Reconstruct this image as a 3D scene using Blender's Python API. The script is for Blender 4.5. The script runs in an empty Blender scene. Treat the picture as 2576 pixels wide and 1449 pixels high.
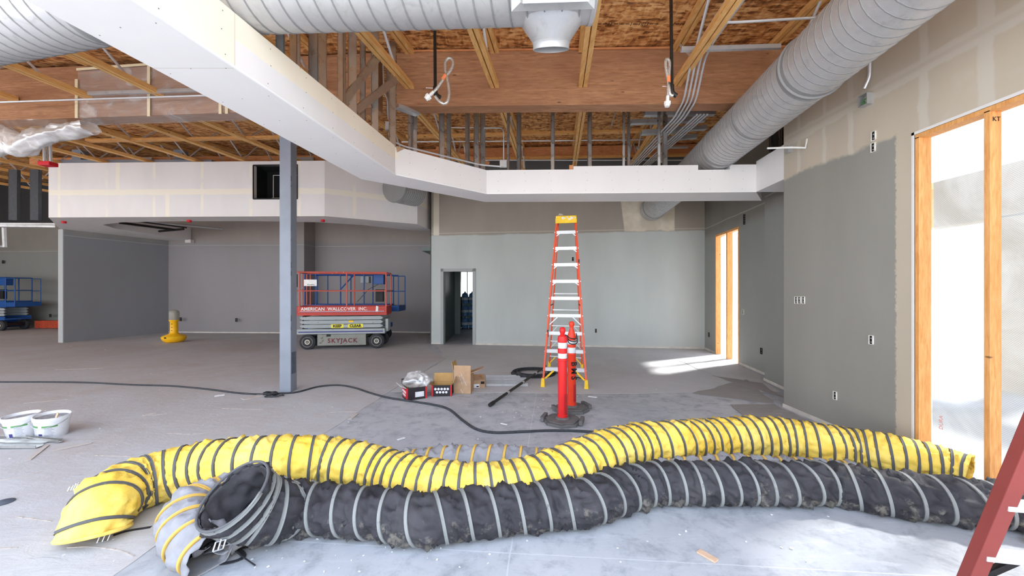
import bpy, bmesh, math, random
import numpy as np
from mathutils import Vector, Matrix, noise as mnoise

SC = bpy.context.scene
COL = SC.collection
random.seed(7)

# ------------------------------------------------------------------ camera, world, sun, exposure
F, H, CX, HY = 985.0, 1.6, 1288.0, 728.0        # focal length in px, eye height, principal column, horizon row
cam_d = bpy.data.cameras.new('camera')
cam = bpy.data.objects.new('camera', cam_d); COL.objects.link(cam)
cam.location = (0, 0, H); cam.rotation_euler = (math.pi/2, 0, 0)
cam_d.sensor_width = 36; cam_d.lens = F/2576*36
cam_d.shift_y = (HY-724.5)/2576
cam_d.clip_start = 0.05; cam_d.clip_end = 300
SC.camera = cam

SC.view_settings.view_transform = 'Standard'
SC.view_settings.look = 'None'
SC.view_settings.gamma = 1
SC.view_settings.use_curve_mapping = False
SC.cycles.diffuse_bounces = 6
SC.view_settings.exposure = 0.93

wd = bpy.data.worlds.new('sky'); SC.world = wd; wd.use_nodes = True
wn = wd.node_tree; wn.nodes.clear()
wo = wn.nodes.new('ShaderNodeOutputWorld'); wb = wn.nodes.new('ShaderNodeBackground')
wt = wn.nodes.new('ShaderNodeTexCoord'); ws = wn.nodes.new('ShaderNodeSeparateXYZ')
wr = wn.nodes.new('ShaderNodeValToRGB')
wn.links.new(wt.outputs['Generated'], ws.inputs[0]); wn.links.new(ws.outputs['Z'], wr.inputs[0])
cr = wr.color_ramp
cr.elements[0].position = 0.0; cr.elements[0].color = (0.92, 0.93, 0.94, 1)
cr.elements[1].position = 0.75; cr.elements[1].color = (0.60, 0.73, 0.95, 1)
e = cr.elements.new(0.22); e.color = (0.78, 0.85, 0.95, 1)
wn.links.new(wr.outputs[0], wb.inputs['Color']); wb.inputs['Strength'].default_value = 2.6
wn.links.new(wb.outputs[0], wo.inputs['Surface'])

sun_d = bpy.data.lights.new('sun', 'SUN'); sun = bpy.data.objects.new('sun', sun_d); COL.objects.link(sun)
sun_d.energy = 14.0; sun_d.angle = math.radians(5); sun_d.color = (1.0, 0.93, 0.82)
sun.rotation_euler = Vector((-0.66, -0.34, -0.86)).to_track_quat('-Z', 'Y').to_euler()

# ------------------------------------------------------------------ helpers
def at(px, py, Y):
    return Vector(((px-CX)/F*Y, Y, H-(py-HY)/F*Y))
def fl(px, py, z=0.0):
    Y = F*(H-z)/(py-HY)
    return Vector(((px-CX)/F*Y, Y, z))
def srgb(r, g, b):
    return tuple((c/255/12.92) if c/255 <= .04045 else ((c/255+.055)/1.055)**2.4 for c in (r, g, b))+(1.0,)

WL = {}
def tag(o, label=None, cat=None, group=None, kind=None):
    if label: o['label'] = label
    if cat: o['category'] = cat
    if group: o['group'] = group
    if kind: o['kind'] = kind
    return o
def thing(name, loc=(0, 0, 0), label=None, cat=None, group=None, rz=0, local=False):
    o = bpy.data.objects.new(name, None); COL.objects.link(o)
    o.empty_display_size = .1
    o.location = loc; o.rotation_euler = (0, 0, rz)
    WL[o.name] = Vector((0, 0, 0)) if local else Vector(loc)
    return tag(o, label, cat, group)
def copy_tree(o, parent=None):
    c = o.copy(); COL.objects.link(c); c.parent = parent
    WL[c.name] = WL.get(o.name, Vector())
    for ch in o.children: copy_tree(ch, c)
    return c

class MB:
    def __init__(s): s.v = []; s.f = []; s.m = []
    def add(s, vs, fs, mi=0):
        b = len(s.v); s.v += [tuple(v) for v in vs]
        for f in fs: s.f.append(tuple(i+b for i in f)); s.m.append(mi)
        return s
    def hexa(s, p, mi=0):
        return s.add(p, [(0,3,2,1),(4,5,6,7),(0,1,5,4),(1,2,6,5),(2,3,7,6),(3,0,4,7)], mi)
    def box(s, x0, y0, z0, x1, y1, z1, mi=0):
        return s.hexa([(x0,y0,z0),(x1,y0,z0),(x1,y1,z0),(x0,y1,z0),(x0,y0,z1),(x1,y0,z1),(x1,y1,z1),(x0,y1,z1)], mi)
    def cbox(s, c, sx, sy, sz, mi=0):
        return s.box(c[0]-sx/2, c[1]-sy/2, c[2]-sz/2, c[0]+sx/2, c[1]+sy/2, c[2]+sz/2, mi)
    def obox(s, c, ux, uy, uz, mi=0):
        c, ux, uy, uz = Vector(c), Vector(ux), Vector(uy), Vector(uz)
        return s.hexa([c-ux-uy-uz, c+ux-uy-uz, c+ux+uy-uz, c-ux+uy-uz, c-ux-uy+uz, c+ux-uy+uz, c+ux+uy+uz, c-ux+uy+uz], mi)
    def bar(s, p0, p1, w, h, up=(0, 0, 1), mi=0):
        p0, p1 = Vector(p0), Vector(p1); d = (p1-p0); L = d.length; d.normalize()
        sd = d.cross(Vector(up))
        if sd.length < 1e-4: sd = d.cross(Vector((0, 1, 0)))
        sd.normalize(); u = sd.cross(d).normalized()
        return s.obox((p0+p1)/2, d*L/2, sd*w/2, u*h/2, mi)
    def wallbox(s, p0, p1, z0, z1, t, mi=0):
        """upright slab from plan point p0 to p1, thickness t to the left of the direction"""
        p0, p1 = Vector((p0[0], p0[1])), Vector((p1[0], p1[1])); d = (p1-p0).normalized(); n = Vector((-d.y, d.x))*t
        q = [p0, p1, p1+n, p0+n]
        return s.hexa([(a.x, a.y, z0) for a in q]+[(a.x, a.y, z1) for a in q], mi)
    def prism(s, poly, z0, z1, mi=0):
        n = len(poly); vs = [(p[0], p[1], z0) for p in poly]+[(p[0], p[1], z1) for p in poly]
        fs = [tuple(range(n))[::-1], tuple(range(n, 2*n))]+[(i, (i+1) % n, n+(i+1) % n, n+i) for i in range(n)]
        return s.add(vs, fs, mi)
    def ring_frames(s, pts):
        P = [Vector(p) for p in pts]; T = []
        for i in range(len(P)):
            a = P[max(i-1, 0)]; b = P[min(i+1, len(P)-1)]; T.append((b-a).normalized())
        up = Vector((0, 0, 1)) if abs(T[0].z) < .9 else Vector((0, 1, 0))
        n = (up-T[0]*up.dot(T[0])).normalized(); N = []
        for t in T:
            n = (n-t*n.dot(t)).normalized(); N.append((n, t.cross(n)))
        return P, T, N
    def tube(s, pts, r, n=8, caps=True, mi=0, rs=None):
        P, T, N = s.ring_frames(pts); b = len(s.v)
        for i, p in enumerate(P):
            ri = rs[i] if rs else r
            for k in range(n):
                a = 2*math.pi*k/n; s.v.append(tuple(p+(N[i][0]*math.cos(a)+N[i][1]*math.sin(a))*ri))
        for i in range(len(P)-1):
            for k in range(n):
                k2 = (k+1) % n
                s.f.append((b+i*n+k, b+i*n+k2, b+(i+1)*n+k2, b+(i+1)*n+k)); s.m.append(mi)
        if caps:
            s.f.append(tuple(b+k for k in range(n))[::-1]); s.m.append(mi)
            e = b+(len(P)-1)*n; s.f.append(tuple(e+k for k in range(n))); s.m.append(mi)
        return s
    def cyl(s, p0, p1, r, n=12, caps=True, mi=0, r2=None):
        return s.tube([p0, p1], r, n, caps, mi, rs=[r, r if r2 is None else r2])
    def lathe(s, prof, c=(0, 0, 0), n=24, mi=0, mis=None, caps=True):
        b = len(s.v)
        for r, z in prof:
            for k in range(n):
                a = 2*math.pi*k/n; s.v.append((c[0]+r*math.cos(a), c[1]+r*math.sin(a), c[2]+z))
        for i in range(len(prof)-1):
            for k in range(n):
                k2 = (k+1) % n
                s.f.append((b+i*n+k, b+i*n+k2, b+(i+1)*n+k2, b+(i+1)*n+k)); s.m.append(mis[i] if mis else mi)
        if caps:
            s.f.append(tuple(b+k for k in range(n))[::-1]); s.m.append(mis[0] if mis else mi)
            e = b+(len(prof)-1)*n; s.f.append(tuple(e+k for k in range(n))); s.m.append(mis[-1] if mis else mi)
        return s
    def grid(s, fn, nu, nv, mi=0, closed_u=False):
        b = len(s.v)
        for j in range(nv+1):
            for i in range(nu+(0 if closed_u else 1)):
                s.v.append(tuple(fn(i/nu, j/nv)))
        w = nu if closed_u else nu+1
        for j in range(nv):
            for i in range(nu):
                i2 = (i+1) % w if closed_u else i+1
                s.f.append((b+j*w+i, b+j*w+i2, b+(j+1)*w+i2, b+(j+1)*w+i)); s.m.append(mi)
        return s
    def build(s, name, mats, parent=None, smooth=False, base=None, bevel=0, solid=0, normals=True):
        me = bpy.data.meshes.new(name)
        off = WL[parent.name] if parent is not None else (Vector(base) if base is not None else Vector())
        me.from_pydata([(v[0]-off.x, v[1]-off.y, v[2]-off.z) for v in s.v], [], s.f)
        if not isinstance(mats, (list, tuple)): mats = [mats]
        for m in mats: me.materials.append(m)
        me.polygons.foreach_set('material_index', s.m)
        if normals:
            bm = bmesh.new(); bm.from_mesh(me); bmesh.ops.recalc_face_normals(bm, faces=bm.faces); bm.to_mesh(me); bm.free()
        if smooth:
            me.polygons.foreach_set('use_smooth', [True]*len(me.polygons))
            if smooth != 'all':
                try: me.set_sharp_from_angle(angle=math.radians(40))
                except Exception: pass
        me.update()
        o = bpy.data.objects.new(name, me); COL.objects.link(o)
        if parent is not None: o.parent = parent; WL[o.name] = off
        else:
            o.location = off; WL[o.name] = off
        if bevel:
            m = o.modifiers.new('bevel', 'BEVEL'); m.width = bevel; m.segments = 2; m.limit_method = 'ANGLE'
        if solid:
            m = o.modifiers.new('solidify', 'SOLIDIFY'); m.thickness = solid; m.offset = 0
        return o

def smooth_path(pts, ds=.03):
    """Catmull-Rom through pts (any dimension), resampled at about ds of 3-D length"""
    P = np.array([list(p) for p in pts], float)
    P = np.vstack([2*P[0]-P[1], P, 2*P[-1]-P[-2]])
    out = []
    for i in range(1, len(P)-2):
        p0, p1, p2, p3 = P[i-1:i+3]
        n = max(2, int(np.linalg.norm((p2-p1)[:3])/ds*1.3)+1)
        for t in np.linspace(0, 1, n, endpoint=False):
            out.append(.5*((2*p1)+(-p0+p2)*t+(2*p0-5*p1+4*p2-p3)*t*t+(-p0+3*p1-3*p2+p3)*t**3))
    out.append(P[-2]); out = np.array(out)
    d = np.r_[0, np.cumsum(np.linalg.norm(np.diff(out[:, :3], axis=0), axis=1))]
    n = max(2, int(d[-1]/ds)); s = np.linspace(0, d[-1], n+1)
    return np.stack([np.interp(s, d, out[:, k]) for k in range(out.shape[1])], 1), s

def text_mesh(body, size, align='CENTER', bold=.0, extrude=.0008, spacing=1.0):
    cu = bpy.data.curves.new('lettering', 'FONT'); cu.body = body; cu.size = size; cu.align_x = align; cu.align_y = 'CENTER'
    cu.extrude = extrude; cu.offset = bold; cu.space_character = spacing; cu.resolution_u = 3
    o = bpy.data.objects.new('lettering', cu); COL.objects.link(o)
    bpy.context.view_layer.update()
    dg = bpy.context.evaluated_depsgraph_get()
    me = bpy.data.meshes.new_from_object(o.evaluated_get(dg)); me.name = 'lettering'
    bpy.data.objects.remove(o); bpy.data.curves.remove(cu)
    return me
def lettering(body, size, M, mat, parent, name='lettering', **k):
    """M places the text plane (x along the line, y up the letters, z out of the face) in the parent's space"""
    me = text_mesh(body, size, **k); me.transform(M); me.materials.clear(); me.materials.append(mat)
    o = bpy.data.objects.new(name, me); COL.objects.link(o); o.parent = parent
    WL[o.name] = WL.get(parent.name, Vector()) if parent else Vector()
    return o
def frame(loc, xdir, ydir):
    x = Vector(xdir).normalized(); y = Vector(ydir).normalized(); z = x.cross(y)
    M = Matrix((x, y, z)).transposed().to_4x4(); M.translation = Vector(loc); return M

# ------------------------------------------------------------------ shader helper
class Sh:
    def __init__(s, name, rough=.7, metal=0.0, spec=.35):
        s.mat = bpy.data.materials.new(name); s.mat.use_nodes = True
        s.t = s.mat.node_tree; s.t.nodes.clear()
        s.out = s.t.nodes.new('ShaderNodeOutputMaterial'); s.b = s.t.nodes.new('ShaderNodeBsdfPrincipled')
        s.t.links.new(s.b.outputs[0], s.out.inputs['Surface'])
        s.b.inputs['Roughness'].default_value = rough; s.b.inputs['Metallic'].default_value = metal
        s.b.inputs['Specular IOR Level'].default_value = spec
        s._tc = None; s._sep = None
    def n(s, t): return s.t.nodes.new(t)
    def put(s, sock, v):
        if isinstance(v, bpy.types.NodeSocket): s.t.links.new(v, sock)
        elif isinstance(v, (tuple, list)) and sock.type == 'RGBA' and len(v) == 3: sock.default_value = tuple(v)+(1,)
        else: sock.default_value = v
    def co(s):
        if s._tc is None: s._tc = s.n('ShaderNodeTexCoord')
        return s._tc.outputs['Object']
    def xyz(s):
        if s._sep is None:
            s._sep = s.n('ShaderNodeSeparateXYZ'); s.t.links.new(s.co(), s._sep.inputs[0])
        return s._sep.outputs
    def m(s, op, a, b=0.0, c=0.0):
        q = s.n('ShaderNodeMath'); q.operation = op
        for i, v in enumerate((a, b, c)): s.put(q.inputs[i], v)
        return q.outputs[0]
    def vec(s, x, y, z):
        q = s.n('ShaderNodeCombineXYZ')
        for i, v in enumerate((x, y, z)): s.put(q.inputs[i], v)
        return q.outputs[0]
    def map(s, scale=(1, 1, 1), rot=(0, 0, 0), vec=None):
        q = s.n('ShaderNodeMapping'); s.put(q.inputs['Vector'], vec if vec is not None else s.co())
        q.inputs['Scale'].default_value = scale; q.inputs['Rotation'].default_value = rot
        return q.outputs[0]
    def noise(s, scale, detail=3, vec=None, rough=.55, dist=0):
        q = s.n('ShaderNodeTexNoise'); s.put(q.inputs['Vector'], vec if vec is not None else s.co())
        q.inputs['Scale'].default_value = scale; q.inputs['Detail'].default_value = detail
        q.inputs['Roughness'].default_value = rough; q.inputs['Distortion'].default_value = dist
        return q.outputs[0]
    def voro(s, scale, vec=None, out='Color', feature='F1', rand=1.0):
        q = s.n('ShaderNodeTexVoronoi'); s.put(q.inputs['Vector'], vec if vec is not None else s.co())
        q.feature = feature; q.inputs['Scale'].default_value = scale; q.inputs['Randomness'].default_value = rand
        return q.outputs[out]
    def ramp(s, fac, stops, interp='LINEAR'):
        q = s.n('ShaderNodeValToRGB'); q.color_ramp.interpolation = interp; s.put(q.inputs[0], fac)
        el = q.color_ramp.elements
        while len(el) < len(stops): el.new(.5)
        for e, (p, c) in zip(el, stops):
            e.position = p; e.color = c if len(c) == 4 else tuple(c)+(1,)
        return q.outputs[0]
    def step(s, v, a, b):
        q = s.n('ShaderNodeMapRange'); q.interpolation_type = 'SMOOTHSTEP'; s.put(q.inputs[0], v)
        q.inputs[1].default_value = a; q.inputs[2].default_value = b
        return q.outputs[0]
    def band(s, v, c, hw, soft=.01):
        return s.step(s.m('ABSOLUTE', s.m('SUBTRACT', v, c)), hw+soft, hw-soft) if False else s.m('SUBTRACT', 1.0, s.step(s.m('ABSOLUTE', s.m('SUBTRACT', v, c)), max(hw-soft, 0), hw+soft))
    def mix(s, f, a, b, mode='MIX'):
        q = s.n('ShaderNodeMix'); q.data_type = 'RGBA'; q.blend_type = mode
        s.put(q.inputs[0], f); s.put(q.inputs[6], a); s.put(q.inputs[7], b); return q.outputs[2]
    def col(s, v): s.put(s.b.inputs['Base Color'], v); return s
    def rough(s, v): s.put(s.b.inputs['Roughness'], v); return s
    def bump(s, h, strength=.3, dist=.01):
        q = s.n('ShaderNodeBump'); q.inputs['Strength'].default_value = strength; q.inputs['Distance'].default_value = dist
        s.put(q.inputs['Height'], h); s.t.links.new(q.outputs[0], s.b.inputs['Normal']); return s

def plain(name, c, rough=.6, metal=0, var=.12, scale=14, spec=.35):
    s = Sh(name, rough, metal, spec); c = c if len(c) == 4 else srgb(*c)
    dk = tuple(x*(1-var) for x in c[:3])+(1,); lt = tuple(min(1, x*(1+var)) for x in c[:3])+(1,)
    s.col(s.ramp(s.noise(scale, 4), [(.3, dk), (.7, lt)])); return s.mat
# ------------------------------------------------------------------ materials
M = {}
def mat_floor():
    s = Sh('concrete_floor', .55); x, y, z = s.xyz()
    v = s.vec(x, y, 0.0)
    n1 = s.noise(.55, 5, v, .62, .4); n2 = s.noise(4.5, 7, v, .74, .3); n3 = s.noise(26, 3, v)
    st = s.map((1.2, 5, 1), (0, 0, .3), v); n4 = s.noise(2.6, 6, st, .75, .4)
    c = s.ramp(n1, [(.3, srgb(164, 168, 174)), (.5, srgb(182, 185, 190)), (.72, srgb(195, 197, 201))])
    c = s.mix(s.m('MULTIPLY', s.step(n2, .45, .7), .8), c, srgb(140, 144, 151))
    c = s.mix(s.m('MULTIPLY', s.step(n4, .52, .74), .45), c, srgb(208, 211, 216))
    c = s.mix(s.m('MULTIPLY', s.step(n3, .58, .8), .22), c, srgb(128, 132, 140))
    # scratches
    wv = s.noise(7, 6, s.map((.6, 9, 1), (0, 0, -.5), v), .75, .5)
    c = s.mix(s.m('MULTIPLY', s.step(wv, .60, .68), .35), c, srgb(132, 136, 146))
    # sawn joints, along and across the building
    u = s.m('SUBTRACT', x, s.m('ADD', s.m('MULTIPLY', y, .106), -.256))
    j1 = s.band(s.m('ADD', u, s.m('MULTIPLY', s.noise(9, 2, v), .012)), 0, .004, .003)
    w = s.m('SUBTRACT', y, s.m('ADD', s.m('MULTIPLY', x, -.080), 2.381))
    j2 = s.band(s.m('ADD', w, s.m('MULTIPLY', s.noise(9, 2, v), .012)), 0, .004, .003)
    j = s.m('MAXIMUM', j1, j2)
    c = s.mix(s.m('MULTIPLY', j, .5), c, srgb(216, 219, 222))
    # hairline cracks
    ck = s.voro(.55, s.m and s.mix(.18, v, s.noise(3, 4, v)), 'Distance', 'DISTANCE_TO_EDGE')
    c = s.mix(s.m('MULTIPLY', s.step(ck, .006, .001), .0), c, srgb(110, 112, 118))
    s.col(c); s.rough(s.ramp(n2, [(.3, (.42,)*3), (.7, (.66,)*3)]))
    s.bump(s.m('ADD', s.m('MULTIPLY', n2, .6), s.m('MULTIPLY', n3, .4)), .12, .006); return s.mat
def mat_paper(name, a, b, d, dust=.5):
    s = Sh(name, .8); x, y, z = s.xyz(); v = s.vec(x, y, 0.0)
    n1 = s.noise(.5, 6, v, .65, .6); n2 = s.noise(3.2, 6, s.map((1, 2.4, 1), (0, 0, .14), v), .7, 1.2); n3 = s.noise(16, 4, v)
    c = s.ramp(n1, [(.3, a), (.55, b), (.75, d)])
    c = s.mix(s.m('MULTIPLY', s.step(n2, .5, .72), .55), c, d)
    c = s.mix(s.m('MULTIPLY', s.step(s.noise(1.3, 6, s.map((1, 3, 1), (0, 0, .3), v), .72, 1.0), .56, .72), dust), c, srgb(205, 204, 206))
    c = s.mix(s.m('MULTIPLY', s.step(s.noise(2.1, 7, s.map((1, 4, 1), (0, 0, -.1), v), .75, 1.4), .6, .72), .5), c, srgb(104, 104, 112))
    c = s.mix(s.m('MULTIPLY', s.step(n3, .6, .8), .2), c, srgb(120, 115, 112))
    s.col(c); s.bump(s.m('ADD', n2, s.m('MULTIPLY', n3, .35)), .25, .02); return s.mat
def mat_osb():
    s = Sh('oriented_strand_board', .75); x, y, z = s.xyz(); v = s.vec(x, y, 0.0)
    d = s.mix(.12, v, s.noise(1.6, 3, v))
    cs = []
    for k, (r, sc) in enumerate(((.1, (5, 17, 1)), (1.2, (15, 5, 1)), (.75, (6, 15, 1)))):
        cs.append(s.voro(1.5, s.map(sc, (0, 0, r), v), 'Color'))
    a = s.n('ShaderNodeSeparateColor'); s.put(a.inputs[0], cs[0]); b = s.n('ShaderNodeSeparateColor'); s.put(b.inputs[0], cs[1])
    q = s.n('ShaderNodeSeparateColor'); s.put(q.inputs[0], cs[2])
    f = s.m('ADD', s.m('MULTIPLY', a.outputs[0], .5), s.m('ADD', s.m('MULTIPLY', b.outputs[1], .3), s.m('MULTIPLY', q.outputs[0], .3)))
    f = s.m('ADD', f, s.m('MULTIPLY', s.m('SUBTRACT', s.noise(14, 4, v), .5), .7))
    c = s.ramp(f, [(.2, srgb(112, 66, 30)), (.45, srgb(182, 120, 66)), (.65, srgb(212, 152, 92)), (.9, srgb(236, 188, 128))])
    c = s.mix(s.m('MULTIPLY', s.step(s.noise(7, 5, s.map((1, 2.6, 1), (0, 0, .2), v), .7), .58, .66), .6), c, srgb(92, 52, 24))
    j = s.band(s.m('PINGPONG', s.m('ADD', y, .55), .61), 0, .004, .003)
    c = s.mix(s.m('MULTIPLY', j, .7), c, srgb(120, 104, 84))
    s.col(c); s.bump(f, .3, .004); return s.mat
def mat_wood(name, a, b, d, ax=(1, 1, 1), rings=1.0, knots=True, lam=0):
    """ax stretches the grain: small along the grain"""
    s = Sh(name, .62); v = s.map(ax)
    n = s.noise(7*rings, 5, v, .6, .6); n2 = s.noise(1.1, 3, v)
    c = s.ramp(n, [(.3, a), (.5, b), (.72, d)])
    c = s.mix(s.m('MULTIPLY', s.step(n2, .45, .7), .45), c, a)
    if lam:
        x, y, z = s.xyz()
        w = s.m('PINGPONG', z, lam/2); c = s.mix(s.m('MULTIPLY', s.band(w, 0, .0012, .001), .5), c, a)
        iz = s.m('FLOOR', s.m('DIVIDE', z, lam)); q = s.n('ShaderNodeTexWhiteNoise'); q.noise_dimensions = '2D'
        s.put(q.inputs['Vector'], s.vec(iz, s.m('FLOOR', s.m('MULTIPLY', s.m('ADD', x, s.m('MULTIPLY', iz, .37)), .55)), 0.0))
        c = s.mix(s.m('MULTIPLY', q.outputs[0], .38), c, a)
    if knots:
        k = s.voro(2.2, s.map((1.0, 1.0, 3.2)), 'Distance')
        c = s.mix(s.m('MULTIPLY', s.step(k, .085, .03), .75), c, srgb(72, 40, 20))
    s.col(c); s.bump(n, .15, .003); return s.mat
def mat_galv(name='galvanized_sheet', c=(190, 191, 192), rough=.42, metal=.55, dirt=.25):
    s = Sh(name, rough, metal, .5); n = s.noise(5, 5, None, .65, 1); f = s.voro(22, None, 'Color')
    a = s.n('ShaderNodeSeparateColor'); s.put(a.inputs[0], f)
    base = srgb(*c)
    col = s.mix(s.m('MULTIPLY', a.outputs[0], .12), base, srgb(150, 154, 158))
    col = s.mix(s.m('MULTIPLY', s.step(n, .52, .75), dirt), col, srgb(120, 116, 110))
    s.col(col); s.rough(s.ramp(n, [(.3, (rough-.08,)*3), (.7, (rough+.14,)*3)])); return s.mat
GRAY = srgb(151, 154, 150); TAUPE = srgb(190, 180, 162); MUD = srgb(214, 210, 200); BOARD = srgb(222, 219, 218); CREAM = srgb(238, 229, 208)
def paint_noise(s, base, amt=.08, scale=1.2):
    n = s.noise(scale, 4, s.map((1, 1, .35))); n2 = s.noise(60, 2)
    dk = tuple(c*(1-amt) for c in base[:3])+(1,); lt = tuple(min(1, c*(1+amt)) for c in base[:3])+(1,)
    c = s.ramp(n, [(.35, dk), (.65, lt)]); return c, n2
def mat_wall_right():
    s = Sh('right_wall_paint', .72); x, y, z = s.xyz()
    rag = s.m('MULTIPLY', s.m('SUBTRACT', s.noise(3.2, 5), .5), .34); fine = s.m('MULTIPLY', s.m('SUBTRACT', s.noise(38, 2), .5), .05)
    tp, n2 = paint_noise(s, TAUPE, .05); gy, _ = paint_noise(s, srgb(146, 145, 138), .06)
    c = tp
    mud = 0.0
    wob = s.m('MULTIPLY', s.m('SUBTRACT', s.noise(6, 3), .5), .06)
    for yc, hw in ((5.05, .026), (4.64, .024), (4.28, .034), (3.52, .04), (3.06, .055), (2.4, .05), (1.8, .05)):
        mud = s.m('MAXIMUM', mud, s.m('MULTIPLY', s.band(s.m('ADD', y, wob), yc, hw, .012), .42))
    hb = s.band(s.m('ADD', z, s.m('ADD', wob, s.m('MULTIPLY', s.m('SUBTRACT', y, 3.0), .012))), 3.62, .075, .015)
    core = s.band(s.m('ADD', z, s.m('MULTIPLY', wob, .3)), 3.62, .02, .012)
    mud = s.m('MAXIMUM', mud, s.m('MULTIPLY', hb, .42)); mud = s.m('SUBTRACT', mud, s.m('MULTIPLY', core, .25))
    patch = s.step(s.noise(1.7, 4, s.vec(y, z, 0.0)), .60, .72)
    mud = s.m('MAXIMUM', mud, s.m('MULTIPLY', patch, .22))
    c = s.mix(mud, c, MUD)
    low = s.step(s.m('ADD', z, s.m('MULTIPLY', rag, .55)), 3.12, 3.07); near = s.step(s.m('ADD', y, fine), 3.765, 3.785)
    c = s.mix(s.m('MULTIPLY', low, near), c, gy)
    s.col(c); s.bump(n2, .06, .002); return s.mat
def mat_wall_back():
    """grey paint below, older taupe paint above with a ragged line; a bare patch round the duct"""
    s = Sh('back_wall_paint', .7); x, y, z = s.xyz()
    rag = s.m('MULTIPLY', s.m('SUBTRACT', s.noise(2.4, 4, s.map((1, 1, .2))), .5), .18)
    gy, n2 = paint_noise(s, srgb(184, 191, 189), .05); up, _ = paint_noise(s, srgb(158, 152, 142), .06)
    c = s.mix(s.step(s.m('ADD', z, s.m('MULTIPLY', rag, .5)), 3.15, 3.20), gy, up)
    c = s.mix(s.m('MULTIPLY', s.band(z, 3.24, .012, .006), .4), c, MUD)
    px = s.m('MULTIPLY', s.step(s.m('ADD', s.m('ADD', x, s.m('MULTIPLY', z, .12)), s.m('MULTIPLY', rag, .3)), 3.46, 3.50), s.step(s.m('ADD', x, s.m('MULTIPLY', rag, .3)), 4.42, 4.38))
    pt = s.m('MULTIPLY', px, s.step(s.m('ADD', z, rag), 3.16, 3.22))
    c = s.mix(pt, c, s.ramp(s.noise(2.5, 4), [(.35, srgb(196, 188, 170)), (.65, srgb(222, 214, 196))]))
    c = s.mix(s.m('MULTIPLY', s.band(x, -2.22, .085, .01), s.step(z, 3.16, 3.2)), c, srgb(214, 208, 192))
    dust = s.step(s.m('ADD', z, s.m('MULTIPLY', s.noise(5, 5), .3)), .36, .1)
    c = s.mix(s.m('MULTIPLY', dust, .35), c, srgb(205, 205, 200))
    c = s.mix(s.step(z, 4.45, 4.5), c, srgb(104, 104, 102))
    s.col(c); s.bump(n2, .05, .002); return s.mat
def mat_wall_far(name, lo, hi, zt=3.3, top=None):
    s = Sh(name, .72); x, y, z = s.xyz()
    rag = s.m('MULTIPLY', s.m('SUBTRACT', s.noise(1.6, 4), .5), .3)
    a, n2 = paint_noise(s, lo, .05, .5); b, _ = paint_noise(s, hi, .06)
    c = s.mix(s.step(s.m('ADD', z, rag), zt-.1, zt+.2), a, b)
    c = s.mix(s.m('MULTIPLY', s.band(s.m('ADD', z, s.m('MULTIPLY', rag, .15)), 3.22, .01, .006), .35), c, MUD)
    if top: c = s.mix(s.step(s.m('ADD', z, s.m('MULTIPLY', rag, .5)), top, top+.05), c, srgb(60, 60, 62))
    s.col(c); s.bump(n2, .05, .002); return s.mat
def mat_bulkhead():
    s = Sh('taped_drywall', .8); x, y, z = s.xyz()
    c, n2 = paint_noise(s, BOARD, .03, 2)
    wob = s.m('MULTIPLY', s.m('SUBTRACT', s.noise(5, 4), .5), .05)
    hb = s.m('MULTIPLY', s.band(s.m('ADD', z, wob), 4.02, .07, .012), .95)
    xs = s.m('ADD', x, wob)
    vb = s.m('MULTIPLY', s.band(s.m('PINGPONG', s.m('ADD', xs, .35), .61), 0, .035, .012), s.m('MULTIPLY', s.step(s.noise(1.7, 3), .36, .55), .85))
    full = s.m('MAXIMUM', s.m('MULTIPLY', s.band(xs, -9.82, .05, .015), s.step(z, 4.02, 4.05)), s.m('MULTIPLY', s.band(xs, -8.55, .05, .015), s.step(z, 4.05, 4.02)))
    m_ = s.m('MAXIMUM', s.m('MAXIMUM', hb, vb), full)
    c = s.mix(m_, c, srgb(234, 228, 214))
    s.col(c); s.bump(n2, .04, .002); return s.mat
def mat_soffit():
    s = Sh('soffit_drywall', .8); x, y, z = s.xyz()
    white, n2 = paint_noise(s, srgb(232, 230, 229), .02, 2); cream, _ = paint_noise(s, srgb(240, 232, 214), .03, 2)
    diag = s.step(s.m('ADD', x, s.m('MULTIPLY', y, .02)), -1.38, -1.42)
    zl = s.m('ADD', z, s.m('MULTIPLY', s.m('SUBTRACT', s.noise(1.5, 2), .5), .04))
    up = s.m('MAXIMUM', s.step(zl, 3.29, 3.31), s.step(y, 2.66, 2.65))
    fill = s.m('MULTIPLY', s.m('MULTIPLY', up, diag), s.step(z, 3.104, 3.108))
    c = s.mix(fill, white, cream)
    seam = s.m('MULTIPLY', s.band(y, 2.655, .004, .002), diag)
    c = s.mix(s.m('MULTIPLY', seam, .5), c, srgb(190, 180, 160))
    # screw heads
    s.col(c); s.bump(n2, .03, .001); return s.mat
def mat_fabric(name, c, dk, lt, wr=26, rough=.75, dirt=None):
    s = Sh(name, rough, 0, .3); n = s.noise(3.2, 5, None, .6, .6); n2 = s.noise(wr, 4, None, .6, .8)
    col = s.ramp(n, [(.28, dk), (.5, c), (.75, lt)])
    if dirt:
        x, y, z = s.xyz()
        d = s.m('MULTIPLY', s.step(s.m('ADD', s.noise(9, 5, None, .7), s.m('MULTIPLY', z, -.9)), .42, .56), .55)
        col = s.mix(d, col, dirt)
    s.col(col); s.bump(s.m('ADD', n2, s.m('MULTIPLY', s.noise(90, 2), .2)), .35, .01); return s.mat
def mat_worn(name, c, under, amt=.55, scale=18, rough=.5, metal=0):
    s = Sh(name, rough, metal); n = s.noise(scale, 6, None, .7, .4); n2 = s.noise(2.5, 4)
    col = s.ramp(n2, [(.3, tuple(x*.82 for x in c[:3])), (.7, c)])
    s.col(s.mix(s.step(n, amt, amt+.06), col, under)); return s.mat
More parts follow.
